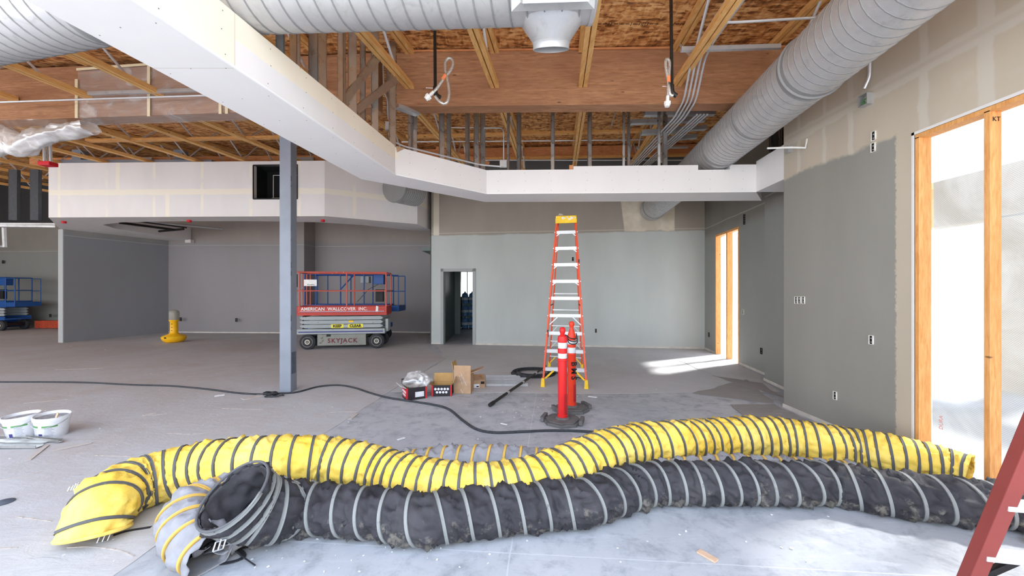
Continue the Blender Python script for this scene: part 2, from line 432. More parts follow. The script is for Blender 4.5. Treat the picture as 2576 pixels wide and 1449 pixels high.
def mat_plastic_window(name='reinforced_poly_sheet', k_=1.35):
    s = Sh(name, .35)
    nt = s.t; tr = s.n('ShaderNodeBsdfTransparent'); tl = s.n('ShaderNodeBsdfTranslucent'); df = s.n('ShaderNodeBsdfDiffuse'); gl = s.n('ShaderNodeBsdfGlossy')
    x, y, z = s.xyz()
    a = s.m('ADD', s.m('MULTIPLY', y, .7), s.m('MULTIPLY', z, .7)); b = s.m('SUBTRACT', s.m('MULTIPLY', y, .7), s.m('MULTIPLY', z, .7))
    w = s.m('MAXIMUM', s.band(s.m('PINGPONG', a, .006), 0, .0011, .0008), s.band(s.m('PINGPONG', b, .006), 0, .0011, .0008))
    cloud = s.step(s.noise(1.1, 5, s.vec(y, z, 0.0), .6, 1.2), .35, .7)
    fac = s.m('ADD', s.m('ADD', .30, s.m('MULTIPLY', w, .25)), s.m('MULTIPLY', cloud, .25))
    tr.inputs[0].default_value = tuple(c*k_ for c in (.21, .225, .25))+(1,); tl.inputs[0].default_value = tuple(c*k_ for c in (.13, .14, .15))+(1,); df.inputs[0].default_value = (.5, .53, .57, 1)
    m1 = s.n('ShaderNodeMixShader'); m1.inputs[0].default_value = .25; nt.links.new(tl.outputs[0], m1.inputs[1]); nt.links.new(df.outputs[0], m1.inputs[2])
    m2 = s.n('ShaderNodeMixShader'); s.put(m2.inputs[0], fac); nt.links.new(tr.outputs[0], m2.inputs[1]); nt.links.new(m1.outputs[0], m2.inputs[2])
    nt.links.new(m2.outputs[0], s.out.inputs['Surface']); return s.mat
def mat_film(name, fac=.45, tint=(.95, .95, .95)):
    s = Sh(name, .25); nt = s.t
    tr = s.n('ShaderNodeBsdfTransparent'); df = s.n('ShaderNodeBsdfDiffuse'); gl = s.n('ShaderNodeBsdfGlossy'); gl.inputs['Roughness'].default_value = .22
    df.inputs[0].default_value = tuple(tint)+(1,); tr.inputs[0].default_value = (.96, .96, .96, 1)
    n = s.noise(1.6, 4, s.map((1, 1, 2.2), (0, .5, 0)), .55, 1.2)
    f = s.m('ADD', fac*.5, s.m('MULTIPLY', s.step(n, .45, .75), fac))
    m1 = s.n('ShaderNodeMixShader'); m1.inputs[0].default_value = .35; nt.links.new(df.outputs[0], m1.inputs[1]); nt.links.new(gl.outputs[0], m1.inputs[2])
    m2 = s.n('ShaderNodeMixShader'); s.put(m2.inputs[0], f); nt.links.new(tr.outputs[0], m2.inputs[1]); nt.links.new(m1.outputs[0], m2.inputs[2])
    b = s.n('ShaderNodeBump'); b.inputs['Strength'].default_value = .35; b.inputs['Distance'].default_value = .03; s.put(b.inputs['Height'], n)
    for q in (df, gl): nt.links.new(b.outputs[0], q.inputs['Normal'])
    nt.links.new(m2.outputs[0], s.out.inputs['Surface']); return s.mat

M['floor'] = mat_floor()
M['paper'] = mat_paper('kraft_paper', srgb(182, 175, 171), srgb(190, 190, 192), srgb(199, 202, 207))
M['paper_far'] = mat_paper('dusty_paper', srgb(186, 186, 187), srgb(196, 196, 197), srgb(206, 207, 209), .7)
M['paper_dark'] = mat_paper('scuffed_paper', srgb(142, 138, 136), srgb(156, 151, 148), srgb(168, 164, 160), .35)
M['osb'] = mat_osb()
M['chord'] = mat_wood('pine_chord', srgb(204, 150, 84), srgb(226, 176, 108), srgb(240, 198, 134), (2, .35, 2), 2, True)
M['glulam'] = mat_wood('glulam', srgb(140, 98, 70), srgb(168, 122, 88), srgb(186, 142, 106), (.35, 1.6, 3.0), 2, True, .038)
M['redwood'] = mat_wood('fir_timber', srgb(184, 116, 72), srgb(212, 146, 96), srgb(224, 164, 114), (.5, 2, 4), 2)
M['ledger'] = mat_wood('pine_ledger', srgb(190, 130, 68), srgb(214, 156, 90), srgb(226, 174, 110), (.5, 2, 4), 2)
M['buck'] = mat_wood('window_buck', srgb(206, 140, 76), srgb(226, 164, 98), srgb(236, 182, 120), (4, 4, .5), 2)
M['ply'] = mat_wood('plywood', srgb(186, 126, 62), srgb(206, 148, 80), srgb(220, 166, 98), (1, 1, .4), 1.5)
M['galv'] = mat_galv(); M['duct'] = mat_galv('duct_steel', (200, 200, 200), .45, .5, .34)
M['seam'] = mat_galv('duct_seam', (140, 140, 140), .75, .2, .3)
M['stud'] = mat_galv('stud_steel', (196, 197, 196), .3, .9, .25)
M['emt'] = mat_galv('conduit_steel', (206, 208, 211), .35, .45, .1)
M['wall_right'] = mat_wall_right(); M['wall_back'] = mat_wall_back()
M['wall_alcove'] = mat_wall_far('alcove_paint', srgb(150, 147, 149), srgb(160, 152, 146), 3.3)
M['wall_part'] = mat_wall_far('partition_paint', srgb(140, 141, 145), srgb(150, 146, 142), 3.26)
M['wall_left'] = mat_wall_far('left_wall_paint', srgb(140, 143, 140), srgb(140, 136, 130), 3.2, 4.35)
M['wall_far_right'] = mat_wall_far('far_right_paint', srgb(146, 148, 144), srgb(126, 123, 117), 2.95)
M['bulkhead'] = mat_bulkhead(); M['soffit'] = mat_soffit()
M['board'] = plain('drywall_plain', (224, 222, 220), .85, 0, .03)
M['bead'] = plain('corner_bead', (240, 240, 240), .6, 0, .02)
M['screw'] = plain('screw_head', (110, 108, 106), .6, .2)
M['black'] = plain('black_plastic', (26, 26, 28), .5); M['dark'] = plain('dark_void', (24, 25, 26), .8)
M['rubber'] = plain('tyre_rubber', (52, 54, 58), .8, 0, .25); M['steelblack'] = plain('black_pipe', (48, 45, 43), .45, .5, .25, 40)
M['cable'] = plain('black_cable', (58, 60, 64), .7, 0, .3, 30)
M['column'] = mat_worn('primed_steel', srgb(140, 147, 159), srgb(116, 122, 134), .68, 9, .55)
M['column_dark'] = plain('bare_steel_patch', (88, 96, 108), .6)
M['sheath'] = plain('dark_sheathing', (58, 54, 50), .8, 0, .25, 3)
M['yellow_fab'] = mat_fabric('yellow_vinyl', srgb(246, 212, 96), srgb(238, 194, 66), srgb(250, 226, 130), 22, .6)
M['black_fab'] = mat_fabric('black_canvas', srgb(57, 56, 60), srgb(46, 45, 49), srgb(74, 72, 74), 20, .7, srgb(140, 134, 122))
M['grey_fab'] = mat_fabric('grey_canvas', srgb(150, 150, 155), srgb(134, 132, 135), srgb(166, 167, 172), 16, .75, srgb(158, 150, 138))
M['strip_dark'] = mat_worn('charcoal_wear_strip', srgb(96, 97, 100), srgb(140, 140, 138), .64, 30, .7)
M['strip_grey'] = mat_worn('grey_wear_strip', srgb(142, 144, 142), srgb(110, 110, 110), .6, 30, .7)
M['strip_gold'] = mat_worn('gold_wear_strip', srgb(226, 184, 92), srgb(196, 168, 116), .6, 26, .7)
M['strap'] = plain('black_webbing', (50, 51, 56), .8); M['buckle'] = plain('buckle_steel', (190, 192, 194), .35, .8)
M['red_worn'] = mat_worn('worn_red_paint', srgb(206, 100, 88), srgb(214, 190, 182), .6, 22)
M['red_plate'] = mat_worn('red_plate_paint', srgb(196, 70, 60), srgb(206, 160, 150), .68, 14)
M['blue'] = mat_worn('blue_paint', srgb(36, 88, 162), srgb(58, 84, 122), .64, 16, .4)
M['lift_grey'] = mat_worn('lift_grey_paint', srgb(168, 176, 178), srgb(112, 110, 104), .62, 10)
M['lift_box'] = mat_worn('lift_box_paint', srgb(142, 144, 138), srgb(104, 96, 84), .58, 7)
M['hub'] = plain('cream_hub', (214, 208, 190), .6, 0, .2); M['white'] = plain('white_paint', (235, 235, 233), .55, 0, .06)
M['label_yellow'] = plain('label_yellow', (236, 226, 70), .6, 0, .08); M['ink'] = plain('black_ink', (20, 20, 20), .7); M['maroon'] = plain('maroon_ink', (110, 52, 60), .7)
M['stripe'] = plain('stripe_blue', (70, 66, 130), .6)
M['fibre'] = mat_worn('orange_fibreglass', srgb(234, 88, 52), srgb(236, 140, 112), .7, 20, .45)
M['fibre_red'] = mat_worn('red_fibreglass', srgb(146, 67, 61), srgb(162, 94, 88), .66, 60, .6)
M['alu'] = mat_worn('aluminium_step', srgb(216, 219, 222), srgb(168, 170, 172), .66, 24, .4, .3)
M['ladder_yellow'] = plain('ladder_yellow', (240, 196, 40), .5); M['rivet'] = plain('rivet', (214, 214, 214), .35, .7)
M['post_red'] = mat_worn('delineator_red', srgb(228, 42, 44), srgb(200, 60, 62), .66, 30, .42); M['post_orange'] = mat_worn('delineator_orange', srgb(236, 66, 40), srgb(206, 84, 66), .66, 30, .42)
M['reflect'] = mat_worn('reflective_band', srgb(226, 230, 232), srgb(168, 176, 172), .64, 24, .4)
M['base_rubber'] = plain('delineator_rubber', (104, 103, 102), .85, 0, .2)
M['kraft'] = plain('corrugated_card', (178, 146, 116), .8, 0, .1); M['kraft_in'] = plain('card_inside', (188, 152, 98), .85, 0, .1)
M['box_red'] = plain('carton_red', (204, 34, 46), .5); M['box_black'] = plain('carton_black', (44, 40, 44), .5); M['box_white'] = plain('carton_white', (228, 228, 232), .55)
M['lamp_yellow'] = plain('lamp_yellow', (242, 184, 24), .45, 0, .08)
M['bucket'] = plain('bucket_white', (228, 230, 234), .45, 0, .04); M['lid'] = mat_worn('dusty_lid', srgb(150, 150, 154), srgb(186, 186, 188), .5, 12, .7); M['green'] = plain('label_green', (96, 158, 92), .6); M['label_ink'] = plain('label_grey', (150, 156, 176), .7)
M['wood_scrap'] = plain('wood_scrap', (208, 176, 148), .75, 0, .12, 30); M['torn'] = plain('torn_paper', (186, 176, 168), .85, 0, .12, 20); M['paper_scrap'] = plain('paper_scrap', (196, 188, 182), .85, 0, .1)
M['chip'] = plain('drywall_chip', (232, 232, 234), .85); M['orange_tag'] = plain('orange_tag', (238, 140, 90), .6); M['red_cap'] = plain('sprinkler_cap_red', (198, 22, 36), .45)
M['braid'] = mat_worn('braided_steel', srgb(216, 214, 210), srgb(150, 146, 140), .52, 120, .3, .6)
M['outlet_rim'] = plain('outlet_rim', (226, 224, 216), .6); M['film'] = mat_film('clear_poly_film', .4); M['film_bag'] = mat_film('crumpled_film', 1.0, (.82, .82, .82))
M['poly'] = mat_plastic_window(); M['poly_clear'] = mat_plastic_window('clear_poly_sheet', 3.3); M['orange_hose'] = plain('orange_red_net', (176, 70, 44), .8, 0, .3)
M['bottle'] = plain('blue_bottle', (96, 138, 186), .25, 0, .25, 6); M['bottle_label'] = plain('bottle_label', (196, 208, 220), .6)
M['ext_ground'] = plain('pale_pavement', (170, 168, 165), .85, 0, .08, 1.5); M['stucco'] = plain('beige_stucco', (206, 186, 152), .85, 0, .05, 3)
M['green_wall'] = plain('corridor_paint', (104, 118, 116), .42, 0, .08, 1)
M['stud_shaded'] = plain('shaded_stud_steel', (70, 72, 76), .8)  # steel of the hanging studs, shade put into the colour as darker grey
# ------------------------------------------------------------------ the building
def deck_z(Y): return 4.85+(.085 if Y < 5.3 else .115)*(Y-5.3)
def struct(name, mb, mat, **k):
    return tag(mb.build(name, mat, **k), kind='structure')

mb = MB(); mb.box(-24, -5, -.15, 4.05, 20, 0); mb.box(4.05, 5.3, -.15, 6.6, 20, 0); struct('floor', mb, M['floor'])
mb = MB(); mb.box(4.05, -30, -.2, 60, 5.3, -.06); mb.box(6.6, 5.3, -.2, 60, 60, -.06); mb.box(-24, -40, -.2, 4.05, -5.0, -.06); mb.box(-24, 20, -.2, 6.6, 60, -.06); mb.box(-60, -40, -.2, -24, 60, -.06)
struct('ground_outside', mb, M['ext_ground'])
# roof deck in two bays
mb = MB()
def deck(x0, x1, y0, y1):
    a, b = deck_z(y0), deck_z(y1)
    if y0 >= 5.3: a = deck_z(5.3) if y0 == 5.3 else a
    mb.hexa([(x0, y0, a), (x1, y0, a), (x1, y1, b), (x0, y1, b), (x0, y0, a+.12), (x1, y0, a+.12), (x1, y1, b+.12), (x0, y1, b+.12)])
deck(-24, 3.9, 1.0, 5.3); deck(-24, 6.6, 5.3, 20); struct('ceiling', mb, M['osb'])
mb = MB()                                                         # rows of printed ticks across the boards
rr = random.Random(3)
for (x0, x1, Y) in ((-1.2, 2.1, 4.72), (-.6, 1.9, 3.55), (1.3, 3.1, 4.1)):
    x = x0
    while x < x1:
        k = rr.random()
        if k < .3: w, h = .05, .006
        else: w, h = .007, rr.uniform(.02, .045)
        z = deck_z(Y)-.002; mb.hexa([(x, Y-h, deck_z(Y-h)-.002), (x+w, Y-h, deck_z(Y-h)-.002), (x+w, Y+h, deck_z(Y+h)-.002), (x, Y+h, deck_z(Y+h)-.002)]+[(x, Y-h, deck_z(Y-h)-.001), (x+w, Y-h, deck_z(Y-h)-.001), (x+w, Y+h, deck_z(Y+h)-.001), (x, Y+h, deck_z(Y+h)-.001)])
        x += w+rr.uniform(.01, .03)+(.12 if rr.random() < .12 else 0)
struct('ceiling_marking', mb, M['ink'])

# right wall with the storefront opening, its step and the far right wall
T = .15
mb = MB(); mb.wallbox((3.70, 5.33), (3.70, 3.60), 0, 5.0, T); mb.wallbox((3.70, 3.60), (3.70, -.4), 3.02, 4.8, T); mb.wallbox((3.85, 5.18), (4.3, 5.18), 0, 5.0, T)
struct('wall_right', mb, M['wall_right'])
mb = MB(); mb.wallbox((4.44, 6.88), (4.22, 5.33), 0, 3.5, .12); mb.wallbox((4.44, 6.76), (4.8, 6.76), 0, 3.5, .12)
struct('wall_right_step', mb, M['wall_far_right'])
def w3(Y): return (4.725+.1417*(Y-7.364), Y)
mb = MB(); mb.wallbox(w3(10.6), w3(9.737), 0, 5.6, T); mb.wallbox(w3(9.737), w3(8.387), 2.95, 5.6, T); mb.wallbox(w3(8.387), w3(6.80), 0, 5.6, T)
mb.wallbox((5.95, 19.2), w3(10.6), 0, 6.6, T); struct('wall_right_far', mb, M['wall_far_right'])
mb = MB(); mb.wallbox((4.52, 6.9), (4.30, 5.33), 3.5, 5.3, .08); struct('trim_1', mb, M['sheath'])
# back wall with the doorway
def wbk(X): return (X, 11.5-.1326*(X+2.37))
DX0, DX1, DZ = -2.036, -1.104, 2.155
mb = MB(); mb.wallbox(wbk(-2.37), wbk(DX0), 0, 5.6, T); mb.wallbox(wbk(DX0), wbk(DX1), DZ, 5.6, T); mb.wallbox(wbk(DX1), wbk(5.2), 0, 5.6, T)
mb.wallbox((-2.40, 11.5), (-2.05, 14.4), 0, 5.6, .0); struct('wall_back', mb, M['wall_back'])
mb = MB()
a, b = Vector(wbk(DX0)+(0,)), Vector(wbk(DX1)+(0,)); d = (b-a).normalized(); nn = Vector((-d.y, d.x, 0))
def dpt(t, off): p = a+d*t+nn*off; return (p.x, p.y)
Wd = (b-a).length
mb.prism([dpt(-.05, -.02), dpt(.035, -.02), dpt(.035, .17), dpt(-.05, .17)], 0, DZ+.05); mb.prism([dpt(Wd-.035, -.02), dpt(Wd+.05, -.02), dpt(Wd+.05, .17), dpt(Wd-.035, .17)], 0, DZ+.05)
mb.prism([dpt(-.05, -.02), dpt(Wd+.05, -.02), dpt(Wd+.05, .17), dpt(-.05, .17)], DZ-.035, DZ+.05); struct('door_1', mb, plain('door_frame_grey', (160, 166, 166), .5, 0, .03))
# corridor behind the doorway
mb = MB(); mb.wallbox((-2.0, 11.62), (-2.06, 14.1), 0, 3.4, .1); mb.wallbox((-2.06, 14.1), (-1.86, 14.1), 0, 3.4, .12); mb.wallbox((-2.75, 14.2), (-2.75, 19.2), 0, 5, .1); mb.wallbox((-.6, 19.2), (-.6, 11.5), 0, 5, .1)
mb.box(-2.7, 11.65, 2.75, -.65, 19.1, 2.85); struct('wall_corridor', mb, M['green_wall'])
mb = MB(); mb.box(-3, 19.0, 0, -2.55, 19.15, 5.6); mb.box(-2.55, 19.0, 0, -1.1, 19.15, 1.25); mb.box(-2.55, 19.0, 2.45, -1.1, 19.15, 5.6); mb.box(-1.1, 19.0, 0, 6.2, 19.15, 6.4); struct('wall_rear', mb, M['green_wall'])
mb = MB(); mb.box(-2.55, 18.98, 1.2, -1.1, 19.16, 1.25); mb.box(-2.55, 18.98, 2.45, -1.1, 19.16, 2.5); mb.box(-2.58, 18.98, 1.2, -2.52, 19.16, 2.5); mb.box(-1.13, 18.98, 1.2, -1.07, 19.16, 2.5); mb.box(-2.2, 19.03, 1.25, -2.16, 19.1, 2.45); struct('window_3', mb, M['black'])
# alcove walls, partition, far left wall
mb = MB(); mb.wallbox((-13.2, 14.53), (-7.54, 14.2), 0, 5.9, T); mb.wallbox((-7.54, 14.2), (-7.49, 14.9), 0, 5.9, T); mb.wallbox((-7.49, 14.9), (-2.2, 14.3), 0, 5.9, T); struct('wall_alcove', mb, M['wall_alcove'])
PA, PB = Vector((-13.42, 11.70)), Vector((-12.72, 14.50))
mb = MB(); mb.wallbox(PA, PB, 0, 3.4, .19); struct('wall_partition', mb, M['wall_part'])
mb = MB(); d2 = (PB-PA).normalized(); n2 = Vector((-d2.y, d2.x)); q = [PA-d2*.004+n2*-.004, PA-d2*.004+n2*.2, PA+d2*.02+n2*.2, PA+d2*.02+n2*-.004]
mb.prism(q, 0, 3.4); struct('trim_2', mb, plain('light_grey_end', (168, 172, 172), .6, 0, .03))
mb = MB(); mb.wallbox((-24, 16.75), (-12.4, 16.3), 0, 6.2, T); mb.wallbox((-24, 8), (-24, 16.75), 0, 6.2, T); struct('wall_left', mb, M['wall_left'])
# pale unpainted strip where wall meets floor
mb = MB()
for p0, p1 in ((wbk(DX1+.05), wbk(5.15)), (wbk(-2.37), wbk(DX0-.05)), ((-12.7, 14.49), (-7.54, 14.19)), ((-7.49, 14.89), (-2.4, 14.31))):
    mb.wallbox(p0, p1, 0, .045, -.012)
struct('baseboard_back', mb, plain('drywall_edge', (206, 202, 194), .85, 0, .12, 6))
mb = MB(); mb.wallbox((3.695, 5.33), (3.695, 3.6), 0, .05, -.012); mb.wallbox(w3(10.5), w3(9.75), 0, .05, -.012); mb.wallbox(w3(8.37), w3(6.9), 0, .05, -.012); mb.wallbox((4.43, 6.88), (4.22, 5.4), 0, .05, -.012)
struct('baseboard_right', mb, plain('drywall_edge_b', (198, 194, 186), .85, 0, .14, 7))

# floor paper
def sheet(name, poly, z, mat, label, cat='floor paper', rip=.012, seed=0, group=None):
    """a thin sheet with a slightly ragged outline"""
    r = random.Random(seed); out = []
    n = len(poly)
    for i in range(n):
        a, b = Vector(poly[i]), Vector(poly[(i+1) % n]); L = (b-a).length; k = max(1, int(L/.18)); nr = Vector((-(b-a).y, (b-a).x)).normalized()
        for j in range(k): out.append(a+(b-a)*(j/k)+nr*r.uniform(-rip, rip))
    mb = MB(); mb.prism(out, z, z+.0025)
    return tag(mb.build(name, mat), label, cat, group)
sheet('floor_paper', [(-23, 16), (-23, -4.5), (-2.62, -4.5), (-2.24, 2.1), (-2.05, 4.72), (-1.92, 6.1), (-1.55, 9), (-2.5, 11.4), (-3, 14.2), (-12.6, 14.3)], .001, M['paper'], 'wide tan kraft paper covering the floor under the white buckets and steel column', seed=1)
fp = bpy.data.objects['floor_paper']
for pl in ([(170, 1378), (230, 1376), (300, 1385), (336, 1400)], [(0, 1381), (45, 1378)], [(0, 1208), (60, 1198), (110, 1186)], [(420, 1090), (480, 1092), (530, 1088)], [(240, 1146), (330, 1148)], [(60, 1015), (170, 1005)], [(370, 1046), (420, 1041)], [(760, 1055), (830, 1038), (905, 1036)], [(140, 930), (260, 927)], [(560, 1028), (660, 1030)], [(40, 1300), (130, 1312)]):
    P, _ = smooth_path([fl(x, y, .004) for x, y in pl], .03); mb = MB(); r_ = random.Random(pl[0][0])
    for a, b in zip(P[:-1], P[1:]): w_ = r_.uniform(.003, .010); mb.bar(a+np.array([0, 0, w_*.3]), b+np.array([0, 0, w_*.3]), w_, w_*.5)
    mb.build('torn_edge', M['torn'], fp)
sheet('floor_paper', [(-1.9, 6.11), (1.3, 6.0), (4.2, 6.12), (4.35, 6.75), (4.6, 7.0), (5.1, 10.4), (-2.2, 11.35), (-1.5, 9)], .0012, M['paper_far'], 'pale dusty paper covering the floor under the orange stepladder and cartons', seed=2)
# dark scuffed sheets beside the right wall
dk = [([(1740, 990), (1965, 1018), (1880, 955), (1760, 985)], 'scuffed dark grey paper sheet with a curled edge beside the right wall corner'),
      ([(1840, 1020), (1968, 1018), (2100, 1092), (1900, 1082)], 'dark ribbed paper sheet behind the yellow duct beside the grey wall'),
      ([(1790, 945), (1918, 965), (1968, 1000), (1880, 975)], 'dark paper sheet under the stepped wall near the narrow window'),
      ([(1700, 905), (1830, 915), (1915, 958), (1800, 948)], 'creased grey paper sheet in front of the narrow window')]
for i, (pp, lb) in enumerate(dk):
    pts = [fl(x, y) for x, y in pp]
    sheet('floor_paper', [(min(p.x, 4.3 if p.y > 5.5 else 3.66), p.y) for p in pts], .0045+.001*i, M['paper_dark'] if i < 3 else M['paper_far'], lb, rip=.03, seed=5+i)

# ------------------------------------------------------------------ dropped drywall soffit over the middle of the room
SZ0, SZ1 = 3.10, 3.475
A = [Vector((-2.317, -.4)), Vector((-1.526, 5.13)), Vector((-.40, 6.156)), Vector((.96, 6.12)), Vector((2.88, 6.06)), Vector((3.36, 6.04)), Vector((3.76, 6.03))]
B = [Vector((-2.872, -.4)), Vector((-2.05, 5.33)), Vector((-.46, 6.72)), Vector((.97, 6.70)), Vector((2.89, 6.66)), Vector((3.37, 6.64)), Vector((4.22, 6.62))]
mb = MB()
for i in range(6):
    zt = (SZ1, SZ1, SZ1, 3.525, 3.45, 3.525)[i]
    q = [A[i], A[i+1], B[i+1], B[i]]
    mb.hexa([(p.x, p.y, SZ0) for p in q]+[(p.x, p.y, zt) for p in q])
q = [Vector((3.76, 6.03)), Vector((3.70, 5.33)), Vector((4.22, 5.33)), Vector((4.22, 6.03))]
mb.hexa([(p.x, p.y, SZ0) for p in q]+[(p.x, p.y, 3.57) for p in q])
struct('ceiling_soffit', mb, M['soffit'])
mb = MB()                                                         # corner bead along the lower edge
for i in range(6):
    p, q = A[i], A[i+1]; mb.bar((p.x+.002, p.y-.002, SZ0+.004), (q.x+.002, q.y-.002, SZ0+.004), .012, .014)
mb.bar((-1.526, 5.128, SZ0), (-1.526, 5.128, SZ1), .008, .008, (0, 1, 0)); struct('trim_3', mb, M['bead'])
mb = MB(); rr = random.Random(11)                                # screws
def screw(p, n): mb.cyl(Vector(p)-Vector(n)*.001, Vector(p)+Vector(n)*.0008, .0042, 6)
for i in range(6):
    p, q = A[i], A[i+1]; L = (q-p).length; d = (q-p)/L; nr = Vector((d.y, -d.x, 0))
    for t in np.arange(.2, L, .4):
        if i == 0 and t < 1.6: continue
        for zz in (SZ0+.05, SZ0+.2, SZ1-.05):
            c = p+d*(t+rr.uniform(-.02, .02)); screw((c.x, c.y, zz), nr)
for t in np.arange(1.8, 5.5, .42):
    d = (A[1]-A[0]).normalized()
    for o_ in (.06, .3, .5):
        c = A[0]+d*(t+rr.uniform(-.03, .03))+Vector((-d.y, d.x))*o_; screw((c.x, c.y, SZ0), (0, 0, -1))
struct('trim_4', mb, M['screw'])
mb = MB(); mb.box(.90, 6.14, 3.42, .955, 6.2, 3.55); tag(mb.build('wood_block', M['redwood'], base=(.93, 6.17, 3.45)), 'small pale wood block standing at the joint of the soffit boards', 'wood block')
mb = MB(); mb.add([(-1.51, 5.115, 3.474), (-1.42, 5.19, 3.474), (-1.50, 5.12, 3.40), (-1.515, 5.13, 3.474), (-1.425, 5.205, 3.474), (-1.505, 5.135, 3.40)], [(0, 1, 2), (3, 5, 4), (0, 3, 4, 1), (1, 4, 5, 2), (2, 5, 3, 0)])
tag(mb.build('card_flap', M['kraft'], base=(-1.46, 5.16, 3.42)), 'torn brown cardboard flap at the soffit corner', 'cardboard')

# ------------------------------------------------------------------ taped drywall bulkhead on the left
P0, P1, P2, P3 = Vector((-11.6, 9.8)), Vector((-4.6, 9.61)), Vector((-2.61, 10.8)), Vector((-2.42, 12.0))
BZ0, BZ1 = 3.40, 4.76
mb = MB()
def fpt(t): return P0+(P1-P0)*t
HX0, HX1, HZ0, HZ1 = -6.38, -5.27, 3.83, 4.66
t0, t1 = (HX0+11.6)/7.0, (HX1+11.6)/7.0
mb.wallbox(P0, fpt(t0), BZ0+.02, BZ1, .12); mb.wallbox(fpt(t0), fpt(t1), BZ0+.02, HZ0, .12); mb.wallbox(fpt(t0), fpt(t1), HZ1, BZ1, .12); mb.wallbox(fpt(t1), P1, BZ0+.02, BZ1, .12)
mb.wallbox(P1, P2, BZ0+.02, BZ1, .12); mb.wallbox(P2, P3, BZ0+.02, BZ1, .12); mb.wallbox(Vector((-13.5, 11.7)), P0, BZ0+.02, BZ1, .12)
under = [P0, P1, P2, P3, Vector((-2.75, 12.2)), Vector((-3.3, 11.75)), Vector((-4.2, 10.95)), Vector((-5.2, 10.5)), Vector((-7, 10.32)), Vector((-9, 10.36)), Vector((-10.5, 10.52)), Vector((-11.4, 10.9)), Vector((-11.75, 11.6)), Vector((-11.8, 14.4)), Vector((-12.75, 14.45)), Vector((-13.5, 11.7))]
mb.prism(under, BZ0, BZ0+.02)
mb.wallbox((-11.75, 11.3), (-11.8, 14.4), BZ0+.02, 3.85, .1); mb.box(-11.9, 14.25, 3.3, -11.7, 14.42, 3.42)
struct('ceiling_bulkhead', mb, M['bulkhead'])

# ------------------------------------------------------------------ windows
mb = MB()
for Y in (3.585, 3.055, 2.5, 1.95, 1.4, .85, .3, -.25):
    mb.box(3.705, Y-.019, 0, 3.705+(.115 if Y > 3.5 else .09), Y+.019, 2.99)
mb.box(3.705, -.4, 2.982, 3.82, 3.604, 3.02); mb.box(3.705, -.4, 0, 3.80, 3.6, .038)
w1 = struct('window_1', mb, M['buck'])
lettering('KT', .05, frame((3.755, 3.0345, 2.92), (1, 0, 0), (0, 0, 1)), M['ink'], w1, 'lettering')
mb = MB(); mb.box(3.697, 3.6, 0, 3.712, 3.625, 3.045); mb.box(3.697, -.4, 3.02, 3.712, 3.625, 3.045); struct('trim_5', mb, M['board'])
mb = MB(); mb.grid(lambda u, v: (3.825+.012*math.sin(9*u+3*v)*math.sin(5*v+1)+.006*math.sin(31*u), -.38+3.94*u, .045+2.93*v), 60, 30)
ps = tag(mb.build('plastic_sheet', M['poly'], smooth=True, base=(3.825, 1.3, 0)), 'reinforced translucent plastic sheeting over the large timber framed window opening', 'plastic sheet')
lettering('DURA', .045, frame((-.022, 2.17, .42), (0, 0, 1), (0, 1, 0)), plain('faded_red_print', (214, 150, 150), .7), ps, 'lettering')
mb = MB()
def wj(Y, dz=0): return w3(Y)
for Y0, Y1 in ((9.737, 9.69), (9.06, 9.0), (8.434, 8.387)):
    p, q = w3(Y0), w3(Y1); mb.wallbox((p[0]-.01, p[1]), (q[0]-.01, q[1]), 0, 2.93, .12)
p, q = w3(9.737), w3(8.387); mb.wallbox((p[0]-.01, p[1]), (q[0]-.01, q[1]), 2.90, 2.95, .12); struct('window_2', mb, M['buck'])
mb = MB(); mb.grid(lambda u, v: (w3(8.44+1.24*u)[0]+.10+.006*math.sin(12*u+4*v), 8.44+1.24*u, .02+2.87*v), 16, 16)
tag(mb.build('plastic_sheet', M['poly_clear'], smooth=True, base=(5.1, 9.0, 0)), 'translucent plastic sheeting over the narrow far window', 'plastic sheet')
# canopy outside the storefront
mb = MB(); mb.box(8.0, -8, 2.77, 8.3, 30, 3.57); mb.box(7.9, -8, 3.5, 8.35, 30, 3.6)
for y in (-6, 6, 14, 22): mb.box(8.0, y, -.06, 8.3, y+.4, 2.8)
struct('exterior_canopy', mb, M['stucco'])
# ------------------------------------------------------------------ roof framing
def beam(name, p0, p1, z0, z1, t, mat, label, cat='beam'):
    mb = MB(); mb.wallbox(p0, p1, z0, z1, t); c = (Vector(p0)+Vector(p1))/2
    return tag(mb.build(name, mat, bevel=.004), label, cat)
BM0, BM1 = (-1.56, 5.29), (4.25, 5.17)
BL0, BL1 = (-13.0, 6.15), (-1.85, 5.34)
beam('glulam_beam', BM0, BM1, 4.07, 4.80, .22, M['glulam'], 'deep brown glulam beam between the slanted steel braces and the wall duct')
beam('glulam_beam', BL0, BL1, 4.08, 4.83, .22, M['glulam'], 'long brown glulam beam partly wrapped in clear plastic on the darker side')
beam('timber_blocking', (-1.5, 5.27), (4.2, 5.15), 4.803, 4.825, .1, M['redwood'], 'reddish timber plate on top of the short glulam beam', 'timber')
beam('timber_beam', (-13.5, 10.95), (-4.9, 10.7), 5.0, 5.27, .12, M['redwood'], 'reddish fir timber beam resting above the taped white bulkhead')
beam('timber_beam', (-4.2, 10.72), (5.0, 10.2), 5.12, 5.40, .12, M['redwood'], 'reddish fir timber beam seen beyond the soffit studs')
beam('timber_ledger', (-4.0, 10.5), (4.9, 10.0), 5.04, 5.085, .14, M['ledger'], 'pale flat timber ledger just under the far reddish beam', 'timber')
beam('timber_brace', (-9.0, 8.25), (-3.0, 7.98), 4.73, 4.775, .12, M['ledger'], 'long pale timber laid flat across the trusses before the white bulkhead', 'timber')
